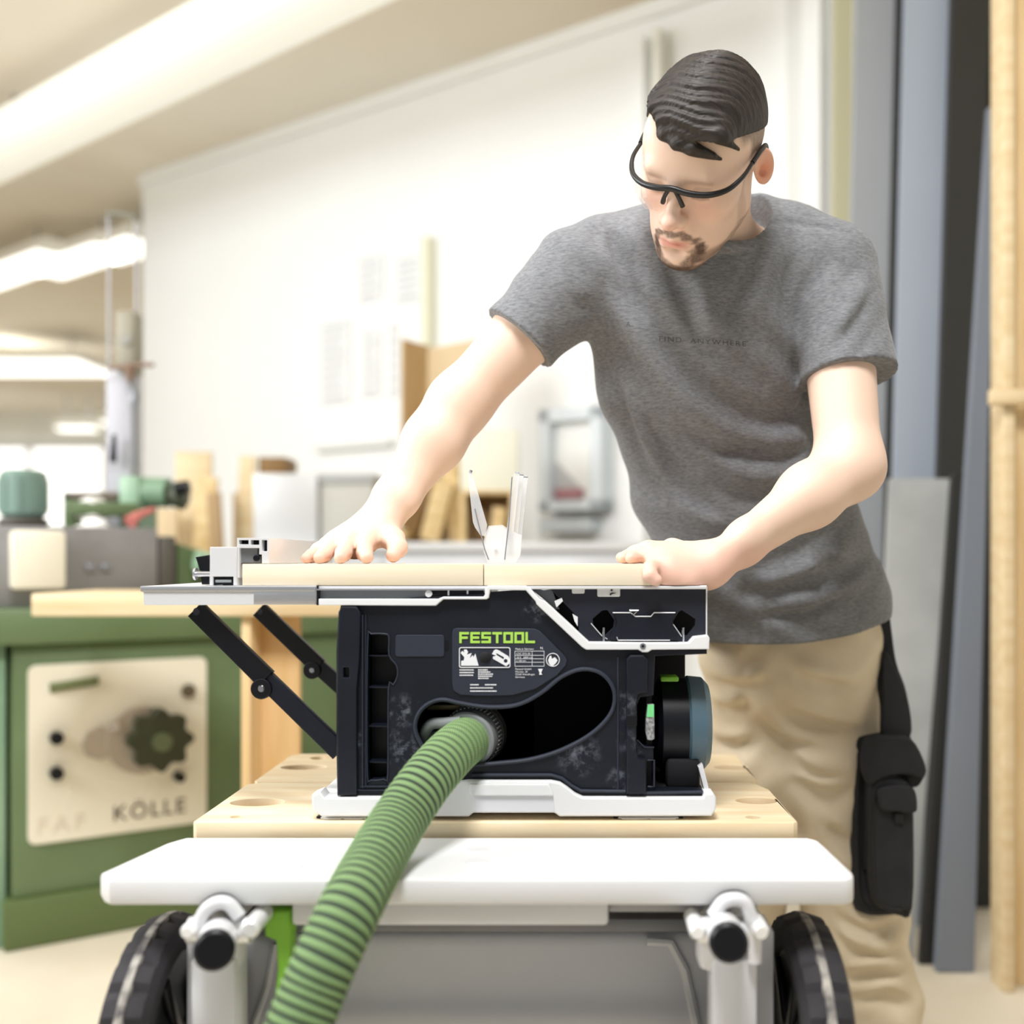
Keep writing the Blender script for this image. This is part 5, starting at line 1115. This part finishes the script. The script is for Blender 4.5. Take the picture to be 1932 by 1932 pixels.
# ---- hair
hair = Sdf()
hsdf(hair, [('e', (0, -.016, .047), (.0785, .096, .086), 'u', .02), ('e', (0, .038, .082), (.060, .050, .042), 'u', .03), ('c', (-.038, .070, .088), (.045, .074, .078), .017, .019, 'u', .02),
            ('e', (-.060, .088, .066), (.034, .062, .036), 's', .012), ('e', (0, .105, .035), (.1, .05, .030), 's', .010)])
def cutp(n, o):
    n = HR@V3(n); o = hw_(o); n = n/math.sqrt(n@n)
    return lambda p: (p-o)@n
hair.add(cutp((0, .25, -1), (0, .03, .064)), HC, 9, 'x')
def strands(p):
    q = ((p-HC)@HR)/HS; u = q[:, 1]*.9+q[:, 0]*.35+.02*np.sin(q[:, 0]*40+q[:, 2]*30); w = q[:, 0]
    top = np.clip((q[:, 2]-.07)/.03, 0, 1)
    return -(.0011*np.sin(u*260+4*np.sin(w*22))+.0014*np.sin(u*620+w*60+3*np.sin(w*35)))*top
hair.add(strands, HC, 9, 'd')
# comb-over tips at the left side of the forehead
for a, b in (((.020, .092, .068), (.052, .072, .050)), ((.0, .094, .072), (.045, .080, .058)), ((.045, .066, .075), (.066, .045, .052)), ((-.02, .088, .078), (.03, .088, .064))): hair.cone(hw_(a), hw_(b), .0085, .0022, k=.008)
b0 = HC+V3((.0, 0, .07)); meh, vh = mesh_sdf(hair, np.arange(b0[0]-.14, b0[0]+.15, .002), np.arange(b0[1]-.15, b0[1]+.16, .002), np.arange(b0[2]-.11, b0[2]+.13, .002), 'hair')
HMt = bpy.data.materials.new('hair_brown'); HMt.use_nodes = True; nt = HMt.node_tree; b_ = nt.nodes['Principled BSDF']; b_.inputs['Roughness'].default_value = .58
at = nt.nodes.new('ShaderNodeAttribute'); at.attribute_name = 'comb'
mp = nt.nodes.new('ShaderNodeMapping'); mp.inputs['Scale'].default_value = (14, 260, 90); nz_ = nt.nodes.new('ShaderNodeTexNoise'); nz_.inputs['Scale'].default_value = 1; nz_.inputs['Detail'].default_value = 4
nt.links.new(at.outputs['Vector'], mp.inputs[0]); nt.links.new(mp.outputs[0], nz_.inputs['Vector'])
cr_ = nt.nodes.new('ShaderNodeValToRGB'); cr_.color_ramp.elements[0].position = .3; cr_.color_ramp.elements[1].position = .72; cr_.color_ramp.elements[0].color = (*lin((22, 17, 13)), 1); cr_.color_ramp.elements[1].color = (*lin((52, 43, 35)), 1)
nt.links.new(nz_.outputs['Fac'], cr_.inputs[0]); nt.links.new(cr_.outputs[0], b_.inputs['Base Color'])
bp = nt.nodes.new('ShaderNodeBump'); bp.inputs['Strength'].default_value = .8; bp.inputs['Distance'].default_value = .003; nt.links.new(nz_.outputs['Fac'], bp.inputs['Height']); nt.links.new(bp.outputs[0], b_.inputs['Normal'])
q = hl_(vh); cv_ = np.stack((q[:, 0]-.3*q[:, 1], q[:, 1]+.3*q[:, 0]+.006*np.sin(q[:, 0]*45), q[:, 2]), 1)
ca = meh.attributes.new('comb', 'FLOAT_VECTOR', 'POINT'); ca.data.foreach_set('vector', cv_.astype(np.float32).ravel()); put('hair', meh, HMt, person)

# ---- safety glasses
gl = thing('safety_glasses', None, None, Vector(hw_((0, .1, .02)))); gl.parent = person; gl.location = Vector(hw_((0, .1, .02)))-person.location
GB = mat('glasses_black', (20, 19, 22), .35)
def gput(name, bm, m_):
    o = obj(name, bm, m_, None); o.parent = gl; o.location = -Vector(hw_((0, .1, .02))); return o
def hp(p): return Vector(hw_(p))
fr = [(-.079, .02, .026), (-.077, .055, .022), (-.066, .082, .016), (-.046, .099, .014), (-.022, .107, .016), (0, .108, .019), (.022, .107, .016), (.046, .099, .014), (.066, .082, .016), (.077, .055, .022), (.079, .02, .026)]
bm = BM(); pts = cr([hp(p) for p in fr], 6); n_ = len(pts); add_tube(bm, pts, [.0026+.0016*math.exp(-((i/n_-.5)/.36)**4) for i in range(n_)], 12); gput('frame', bm, GB)
for s_ in (1, -1):
    bm = BM(); add_tube(bm, cr([hp((s_*.079, .024, .026)), hp((s_*.081, -.0, .03)), hp((s_*.080, -.025, .026)), hp((s_*.077, -.045, .005))], 5), [.0034]*15+[.003], 10); gput('temple', bm, GB)
    bm = BM(); add_tube(bm, cr([hp((s_*.004, .107, .017)), hp((s_*.010, .106, .006)), hp((s_*.014, .103, -.006))], 4), [.003]*6+[.0034]*3, 10); gput('nose_pad', bm, GB)
LN = bpy.data.materials.new('glasses_lens'); LN.use_nodes = True; b_ = LN.node_tree.nodes['Principled BSDF']; b_.inputs['Transmission Weight'].default_value = 1; b_.inputs['Roughness'].default_value = .02; b_.inputs['IOR'].default_value = 1.08; b_.inputs['Base Color'].default_value = (.97, .97, .97, 1); b_.inputs['Alpha'].default_value = .35
for s_ in (1, -1):
    bm = BM(); top = [(.010, .1065, .013), (.024, .1055, .013), (.046, .098, .012), (.064, .083, .014), (.073, .062, .019)]; bot = [(.012, .104, -.004), (.022, .102, -.020), (.044, .093, -.026), (.062, .078, -.020), (.072, .058, -.002)]
    rows = []
    for k in range(5): rows.append([hp((s_*(a[0]*(1-t)+b[0]*t), (a[1]*(1-t)+b[1]*t), a[2]*(1-t)+b[2]*t)) for a, b in zip(top, bot) for t in (k/4,)])
    fv = [[bm.verts.new(v) for v in r_] for r_ in rows]
    for a, b in zip(fv, fv[1:]):
        for k in range(4): bm.faces.new((a[k], a[k+1], b[k+1], b[k]))
    bmesh.ops.recalc_face_normals(bm, faces=bm.faces[:]); r_ = bmesh.ops.extrude_face_region(bm, geom=bm.faces[:]); d_ = Vector(HR@V3((0, -.0015, 0)))
    for v in r_['geom']:
        if isinstance(v, bmesh.types.BMVert): v.co += d_
    gput('lens', bm, LN)

# ---- t-shirt
shirt = Sdf()
for a, b in zip(TC, TC[1:]): shirt.ecap(Q(*a[:3]), Q(*b[:3]), a[3:], b[3:], SIDE, k=.035)
shirt.cone(nkB+V3((0, .03, -.04)), shR, .060, .058, k=.05); shirt.cone(nkB+V3((0, .03, -.04)), shL, .060, .058, k=.05)
shirt.cone(Q(1398, 432, 1.59), Q(1500, 458, 1.60), .052, .055, k=.04); shirt.cone(Q(1240, 452, 1.59), Q(1160, 478, 1.58), .050, .055, k=.04)
dR = (elR-shR)/np.linalg.norm(elR-shR); dL = (elL-shL)/np.linalg.norm(elL-shL)
eR = Q(982, 640, 1.545); eL = Q(1614, 712, 1.545)
shirt.cone(shR, Q(1045, 575, 1.555), .063, .060, k=.04); shirt.cone(shL, Q(1590, 600, 1.57), .061, .060, k=.03)
shirt.cone(Q(1460, 1010, 1.76), Q(1560, 1130, 1.80), .11, .098, k=.05)          # cloth over the hip
base_shirt = Sdf(); base_shirt.items = list(shirt.items)
def soft_fold(S_, q, amp, sig):
    """ridge (amp > 0) or valley (amp < 0) along a 3-D polyline, as a smooth swelling of the cloth"""
    qq = np.array([tuple(v) for v in cr([Vector(p_) for p_ in q], 3)]); n = len(qq); c = qq.mean(0); R = np.sqrt(((qq-c)**2).sum(1)).max()+3*sig
    def f(p):
        out = np.zeros(len(p)); m = ((p-c)**2).sum(1) < R*R; w = p[m]
        if len(w) == 0: return out
        best = np.full(len(w), 9.); t_ = np.zeros(len(w))
        for i in range(n-1):
            ba = qq[i+1]-qq[i]; h = np.clip(((w-qq[i])@ba)/(ba@ba+1e-12), 0, 1); d2 = ((w-qq[i]-h[:, None]*ba)**2).sum(1); u = d2 < best; best[u] = d2[u]; t_[u] = ((i+h)/(n-1))[u]
        out[m] = -amp*np.exp(-(best/sig**2+.02)**.72)*1.06*(.25+.75*np.sin(np.pi*np.clip(t_, 0, 1))); return out
    S_.add(f, c, R, 'd')
def fold(pts, amp, sig=.015): soft_fold(shirt, [trace(base_shirt, *p_) for p_ in pts], amp*1.9, sig*.8)
fold([(1120, 480), (1149, 540), (1217, 659), (1290, 750), (1358, 804), (1449, 830), (1520, 820)], .013, .017)
fold([(1240, 600), (1272, 655), (1320, 722), (1385, 768), (1449, 792), (1525, 786)], -.017, .017)
fold([(1140, 440), (1158, 500), (1170, 560)], .007, .012)
fold([(1300, 836), (1372, 878), (1427, 897), (1490, 896)], .010, .014)
fold([(1340, 858), (1404, 852), (1472, 862), (1534, 846)], -.008, .012)
fold([(1281, 942), (1317, 972), (1375, 990)], .010, .015)
fold([(1263, 500), (1290, 568), (1320, 640)], -.012, .013); fold([(1315, 520), (1340, 590), (1375, 650)], .007, .014)
fold([(1153, 431), (1168, 490), (1210, 580)], -.013, .013)
fold([(1225, 800), (1265, 880), (1300, 925), (1350, 965)], -.012, .015)
fold([(1340, 915), (1400, 938), (1480, 930)], -.010, .014)
fold([(1563, 520), (1552, 600), (1545, 700)], -.008, .012); fold([(1530, 700), (1520, 760), (1535, 840)], -.010, .016)
fold([(1440, 422), (1500, 420), (1560, 430), (1598, 450)], -.004, .005)
fold([(1400, 505), (1390, 560), (1370, 600)], -.006, .013); fold([(1500, 480), (1490, 540), (1480, 600)], -.008, .014); fold([(1450, 470), (1440, 540), (1430, 590)], .005, .013)
fold([(1080, 500), (1100, 580), (1105, 650)], -.008, .013)
fold([(1600, 985), (1560, 1008), (1500, 1045), (1430, 1075)], -.013, .016); fold([(1640, 1000), (1590, 1040), (1530, 1070), (1450, 1095)], .009, .014)
fold([(1640, 1050), (1590, 1082), (1510, 1106), (1400, 1122)], -.012, .014); fold([(1630, 1095), (1560, 1122), (1460, 1145)], .009, .014)
fold([(1600, 1120), (1520, 1155), (1430, 1168)], -.007, .012)
fold([(1185, 740), (1225, 840), (1262, 910)], .008, .014); fold([(1150, 700), (1185, 800), (1220, 900)], -.007, .013)
fold([(1640, 960), (1655, 1010), (1660, 1080)], .006, .014)
def sleeve(a, e, d, nrm, r0, r1, hollow0, hollow1, extra=()):
    S1 = Sdf(); S1.cone(a, e+d*.05, r0, r1, k=.03)
    if hollow1: S1.cone(Q(1572, 590, 1.55), Q(1590, 745, 1.535), .052, .056, k=.03)
    for pl_, amp in extra: soft_fold(S1, [V3(q) for q in pl_], amp, .011)
    S1.add(lambda p: -.0016*np.sin(70*p[:, 0]+50*p[:, 2]+3*np.sin(30*p[:, 2])), a, 99, 'd')
    S1.add(lambda p: (p-e)@nrm, a, 99, 'x')
    return S1
nR = dR+V3((.10, 0, .08)); nR /= np.linalg.norm(nR); nL = dL+V3((.08, 0, -.0)); nL /= np.linalg.norm(nL)
slR = sleeve(shR, eR, dR, nR, .063, .062, 0, 0, (((Q(1025, 505, 1.50), Q(1050, 580, 1.49), Q(1060, 640, 1.49)), -.008), ((Q(1000, 520, 1.50), Q(1030, 600, 1.49), Q(1045, 650, 1.49)), .006), ((Q(975, 555, 1.49), Q(1000, 610, 1.485), Q(1025, 655, 1.485)), -.006), ((Q(950, 590, 1.50), Q(990, 640, 1.49), Q(1020, 675, 1.49)), .004)))
slL = sleeve(shL, eL, dL, nL, .061, .066, 0, 1, (((Q(1655, 540, 1.52), Q(1620, 600, 1.49), Q(1575, 655, 1.485)), -.008), ((Q(1630, 470, 1.54), Q(1600, 520, 1.51), Q(1578, 570, 1.50)), -.007), ((Q(1668, 600, 1.51), Q(1640, 640, 1.485), Q(1600, 690, 1.48)), -.005), ((Q(1645, 520, 1.52), Q(1600, 590, 1.49), Q(1575, 630, 1.49)), .008)))
core = Sdf()
for a, b in zip(TC, TC[1:]): core.ecap(Q(a[0], a[1], a[2]+.012), Q(b[0], b[1], b[2]+.02), (a[3]-.024, a[4]-.030), (b[3]-.030, b[4]-.036), SIDE, k=.03)
for s_ in (shR, shL): core.cone(nkB+V3((0, .04, -.045)), s_, .046, .052, k=.03)
core.cone(shR, shR*.55+eR*.45, .0535, .0535); core.cone(shL, shL*.6+eL*.4, .0545, .0545)
def wrinkle(p):
    x, y, z = p[:, 0], p[:, 1], p[:, 2]
    return -.0022*np.sin(34*x+52*z+3*np.sin(17*z+9*x))-.0008*np.sin(85*x-60*z+3*np.sin(23*x))
shirt.add(wrinkle, (0, 0, 0), 99, 'd')
def plane(n, o, tapr=None):
    n = V3(n)/np.linalg.norm(n); o = V3(o); return lambda p: (p-o)@n
shirt.add(lambda p: core.ev(p), HC, 99, 'u', .014); shirt.add(lambda p: slR.ev(p), shR, .3, 'u', .02); shirt.add(lambda p: slL.ev(p), shL, .3, 'u', .012)
# neckline
nn = V3((.10, -.52, .85)); nn /= np.linalg.norm(nn); r1 = np.cross(nn, V3((0, 1, 0))); r1 /= np.linalg.norm(r1); r2 = np.cross(nn, r1)
rc0 = Q(1340, 434, 1.552)
shirt.add(lambda p: np.maximum(np.sqrt(np.maximum(((p-rc0)**2).sum(1)-((p-rc0)@nn)**2, 0))-.084, -((p-rc0)@nn)), rc0, .16, 's', .004)
ring = [rc0+r1*math.cos(2*math.pi*k/28)*.085+r2*math.sin(2*math.pi*k/28)*.088 for k in range(29)]
for a, b in zip(ring, ring[1:]): shirt.cone(a, b, .0078, .0078, 'u', .004)
for fk in (range(-3, 12), range(10, 25)): soft_fold(shirt, [rc0+r1*math.cos(2*math.pi*k/28)*.103+r2*math.sin(2*math.pi*k/28)*.106-nn*.004 for k in fk], -.005, .0045)
hz = lambda p: (.884+np.clip((p[:, 0]-.32), 0, .4)**2*.75)-p[:, 2]
shirt.add(hz, (0, 0, 0), 99, 'x')
mes, vsh = mesh_sdf(shirt, np.arange(-.16, .60, .0036), np.arange(1.40, 2.02, .0038), np.arange(.86, 1.62, .0036), 't_shirt')
SH = bpy.data.materials.new('heather_grey_cotton'); SH.use_nodes = True; nt = SH.node_tree; b_ = nt.nodes['Principled BSDF']; b_.inputs['Roughness'].default_value = .9; b_.inputs['Sheen Weight'].default_value = .15; b_.inputs['Specular IOR Level'].default_value = .2
tc = nt.nodes.new('ShaderNodeTexCoord'); mp = nt.nodes.new('ShaderNodeMapping'); mp.inputs['Scale'].default_value = (110, 110, 420); nz_ = nt.nodes.new('ShaderNodeTexNoise'); nz_.inputs['Scale'].default_value = 1; nz_.inputs['Detail'].default_value = 5; nz_.inputs['Roughness'].default_value = .65
nt.links.new(tc.outputs['Object'], mp.inputs[0]); nt.links.new(mp.outputs[0], nz_.inputs['Vector'])
cr_ = nt.nodes.new('ShaderNodeValToRGB'); cr_.color_ramp.elements[0].position = .33; cr_.color_ramp.elements[1].position = .68; cr_.color_ramp.elements[0].color = (*lin((98, 99, 102)), 1); cr_.color_ramp.elements[1].color = (*lin((132, 133, 135)), 1)
nt.links.new(nz_.outputs['Fac'], cr_.inputs[0]); nt.links.new(cr_.outputs[0], b_.inputs['Base Color'])
bp = nt.nodes.new('ShaderNodeBump'); bp.inputs['Strength'].default_value = .25; bp.inputs['Distance'].default_value = .001; nt.links.new(nz_.outputs['Fac'], bp.inputs['Height']); nt.links.new(bp.outputs[0], b_.inputs['Normal'])
ts = put('t_shirt', mes, SH, person)
# small dark chest print following the cloth
def print_on(s, px0, py0, px1, py1, h):
    me = text_mesh(s, 1, 0, space=1.25); co = [v.co.copy() for v in me.vertices]; w = max(c.x for c in co)
    for v in me.vertices:
        t = v.co.x/w; p_ = trace(shirt, px0+(px1-px0)*t, py0+(py1-py0)*t-v.co.y*h, 1.3); v.co = Vector(p_+V3((0, -.006, 0)))
    return me
bm = BM()
for a in (('A', 1181, 617, 1189, 618, 13), ('FIND  ANYWHERE', 1242, 645, 1406, 655, 13)): bm.from_mesh(print_on(*a))
pr_ = obj('chest_print', bm, mat('dark_print', (70, 70, 72), .9), ts, None)

# ---- trousers
tr = Sdf()
tr.ecap(Q(1497, 1150, 1.83), Q(1495, 1235, 1.85), (.150, .108), (.160, .116), (1, .05, 0), k=.03)
tr.cone(hipR+V3((.006, 0, .0)), hipR*.5+kneeR*.5, .098, .088, k=.04); tr.cone(hipR*.5+kneeR*.5, kneeR, .088, .08, k=.03); tr.cone(kneeR, ankR, .08, .082, k=.03)
hl2 = Q(1562, 1235, 1.885)
tr.cone(hl2, Q(1558, 1420, 1.89), .106, .102, k=.04); tr.cone(Q(1558, 1420, 1.89), Q(1585, 1600, 1.89), .102, .084, k=.03); tr.cone(Q(1585, 1600, 1.89), Q(1610, 1740, 1.90), .082, .094, k=.03); tr.cone(Q(1610, 1740, 1.90), Q(1640, 1900, 1.93), .094, .090, k=.02); tr.cone(Q(1640, 1900, 1.93), ankL, .09, .085, k=.03)
base_tr = Sdf(); base_tr.items = list(tr.items); shirt_items = shirt
def tfold(pts, amp, sig): soft_fold(tr, [trace(base_tr, *p_, 1.3) for p_ in pts], amp, sig)
for pts in ([(1345, 1290), (1400, 1300), (1440, 1290)], [(1350, 1340), (1380, 1345), (1410, 1330)], [(1500, 1270), (1540, 1290), (1600, 1300)], [(1440, 1360), (1480, 1400), (1540, 1420)], [(1480, 1420), (1530, 1460), (1600, 1470)],
            [(1500, 1480), (1550, 1500), (1600, 1495)], [(1490, 1350), (1540, 1365), (1620, 1385)], [(1560, 1560), (1590, 1580), (1612, 1610)], [(1590, 1735), (1640, 1760), (1690, 1745)], [(1580, 1770), (1620, 1800), (1700, 1800)],
            [(1600, 1850), (1640, 1840), (1710, 1835)], [(1620, 1890), (1670, 1880), (1715, 1900)], [(1403, 1225), (1402, 1280), (1400, 1330)], [(1345, 1400), (1390, 1410), (1420, 1400)]):
    tfold(pts, -.024, .012); tfold([(x, y-24) for x, y in pts], .017, .012)
tr.add(lambda p: -.0030*np.sin(38*p[:, 2]+14*p[:, 0]+3*np.sin(18*p[:, 0]+8*p[:, 2]))-.0012*np.sin(80*p[:, 2]-45*p[:, 0]+2*np.sin(30*p[:, 0])), (0, 0, 0), 99, 'd')
tr.add(lambda p: p[:, 2]-.985, (0, 0, 0), 99, 'x'); tr.add(lambda p: .06-p[:, 2], (0, 0, 0), 99, 'x')
met, _ = mesh_sdf(tr, np.arange(.14, .70, .0046), np.arange(1.66, 2.14, .0048), np.arange(.05, 1.01, .0046), 'trousers')
put('trousers', met, mat('beige_canvas', (220, 205, 178), .85, rgb2=(210, 193, 164), scale=14, bump=.2, bscale=700), person)
# boots
for a_ in (ankL, ankR):
    bt = Sdf(); bt.cone((a_[0], a_[1]+.01, .12), (a_[0], a_[1]+.01, .05), .05, .048, k=.03); bt.ecap((a_[0], a_[1]+.02, .04), (a_[0]-.02, a_[1]-.17, .035), (.045, .038), (.048, .034), (1, 0, 0), k=.03)
    bt.add(lambda p: .001-p[:, 2], (0, 0, 0), 99, 'x')
    mb_, _ = mesh_sdf(bt, np.arange(a_[0]-.1, a_[0]+.1, .007), np.arange(a_[1]-.26, a_[1]+.12, .007), np.arange(-.01, .2, .007), 'boot'); put('boot', mb_, mat('dark_leather', (48, 44, 40), .6), person)

# ---- black tool holster on the thigh
HB = mat('black_canvas', (34, 34, 37), .8, rgb2=(24, 24, 27), scale=20, bump=.3, bscale=900); HB2 = mat('black_binding', (12, 12, 14), .7)
YH = 1.775
ho = thing('tool_holster', None, None, Vector(P(1670, 1385, YH))); ho.parent = person; ho.location = Vector(P(1670, 1385, YH))-person.location
def hpart(name, outer, Y0, Y1, m_=HB, bev=.004):
    o = plate(name, outer, m_, None, Y0, Y1, bev=bev, smooth=45); o.parent = ho; o.location = -Vector(P(1670, 1385, YH)); return o
hpart('hanging_strap', smoothpoly([(1620, 1140), (1650, 1132), (1674, 1128), (1682, 1180), (1692, 1250), (1712, 1310), (1718, 1395), (1690, 1420), (1664, 1400), (1662, 1330), (1650, 1260), (1642, 1200)], 4), YH+.012, YH+.022, bev=.003)
hpart('strap_loop', smoothpoly([(1668, 1230), (1690, 1262), (1714, 1320), (1718, 1392), (1668, 1392), (1666, 1320)], 4), YH+.002, YH+.012, bev=.003)
hpart('back_panel', smoothpoly([(1613, 1408), (1640, 1388), (1700, 1388), (1724, 1400), (1726, 1500), (1724, 1715), (1690, 1728), (1632, 1726), (1611, 1690), (1611, 1500)], 4), YH+.012, YH+.045, bev=.008)
hpart('pouch', smoothpoly([(1646, 1470), (1700, 1470), (1722, 1490), (1726, 1560), (1724, 1700), (1700, 1720), (1668, 1718), (1646, 1690), (1640, 1560)], 4), YH-.020, YH+.014, bev=.010)
hpart('top_flap', smoothpoly([(1634, 1395), (1680, 1388), (1722, 1396), (1748, 1446), (1742, 1472), (1726, 1466), (1700, 1462), (1664, 1470), (1642, 1482), (1626, 1450)], 4), YH-.026, YH-.012, bev=.005)
hpart('flap_side', smoothpoly([(1712, 1466), (1736, 1462), (1748, 1452), (1738, 1478), (1726, 1486), (1716, 1480)], 3), YH-.012, YH+.02, HB2, .002)
hpart('small_flap', smoothpoly([(1662, 1488), (1700, 1482), (1726, 1490), (1732, 1520), (1726, 1534), (1690, 1532), (1664, 1528), (1658, 1508)], 4), YH-.032, YH-.020, bev=.004)
hpart('flap_tab', rr(1688, 1534, 1705, 1554, 3), YH-.026, YH-.018, HB2, .002)
for pts in ([(1622, 1420), (1618, 1500), (1618, 1600), (1622, 1690), (1640, 1716)], [(1650, 1500), (1644, 1560), (1646, 1640), (1652, 1690), (1672, 1712), (1700, 1716)], [(1634, 1430), (1632, 1500), (1632, 1640)]):
    bm = BM(); add_tube(bm, cr([P(x, y, YH+.010 if x < 1642 else YH-.018) for x, y in pts], 5), .0045, 8); o = obj('edge_binding', bm, HB2, None); o.parent = ho; o.location = -Vector(P(1670, 1385, YH))
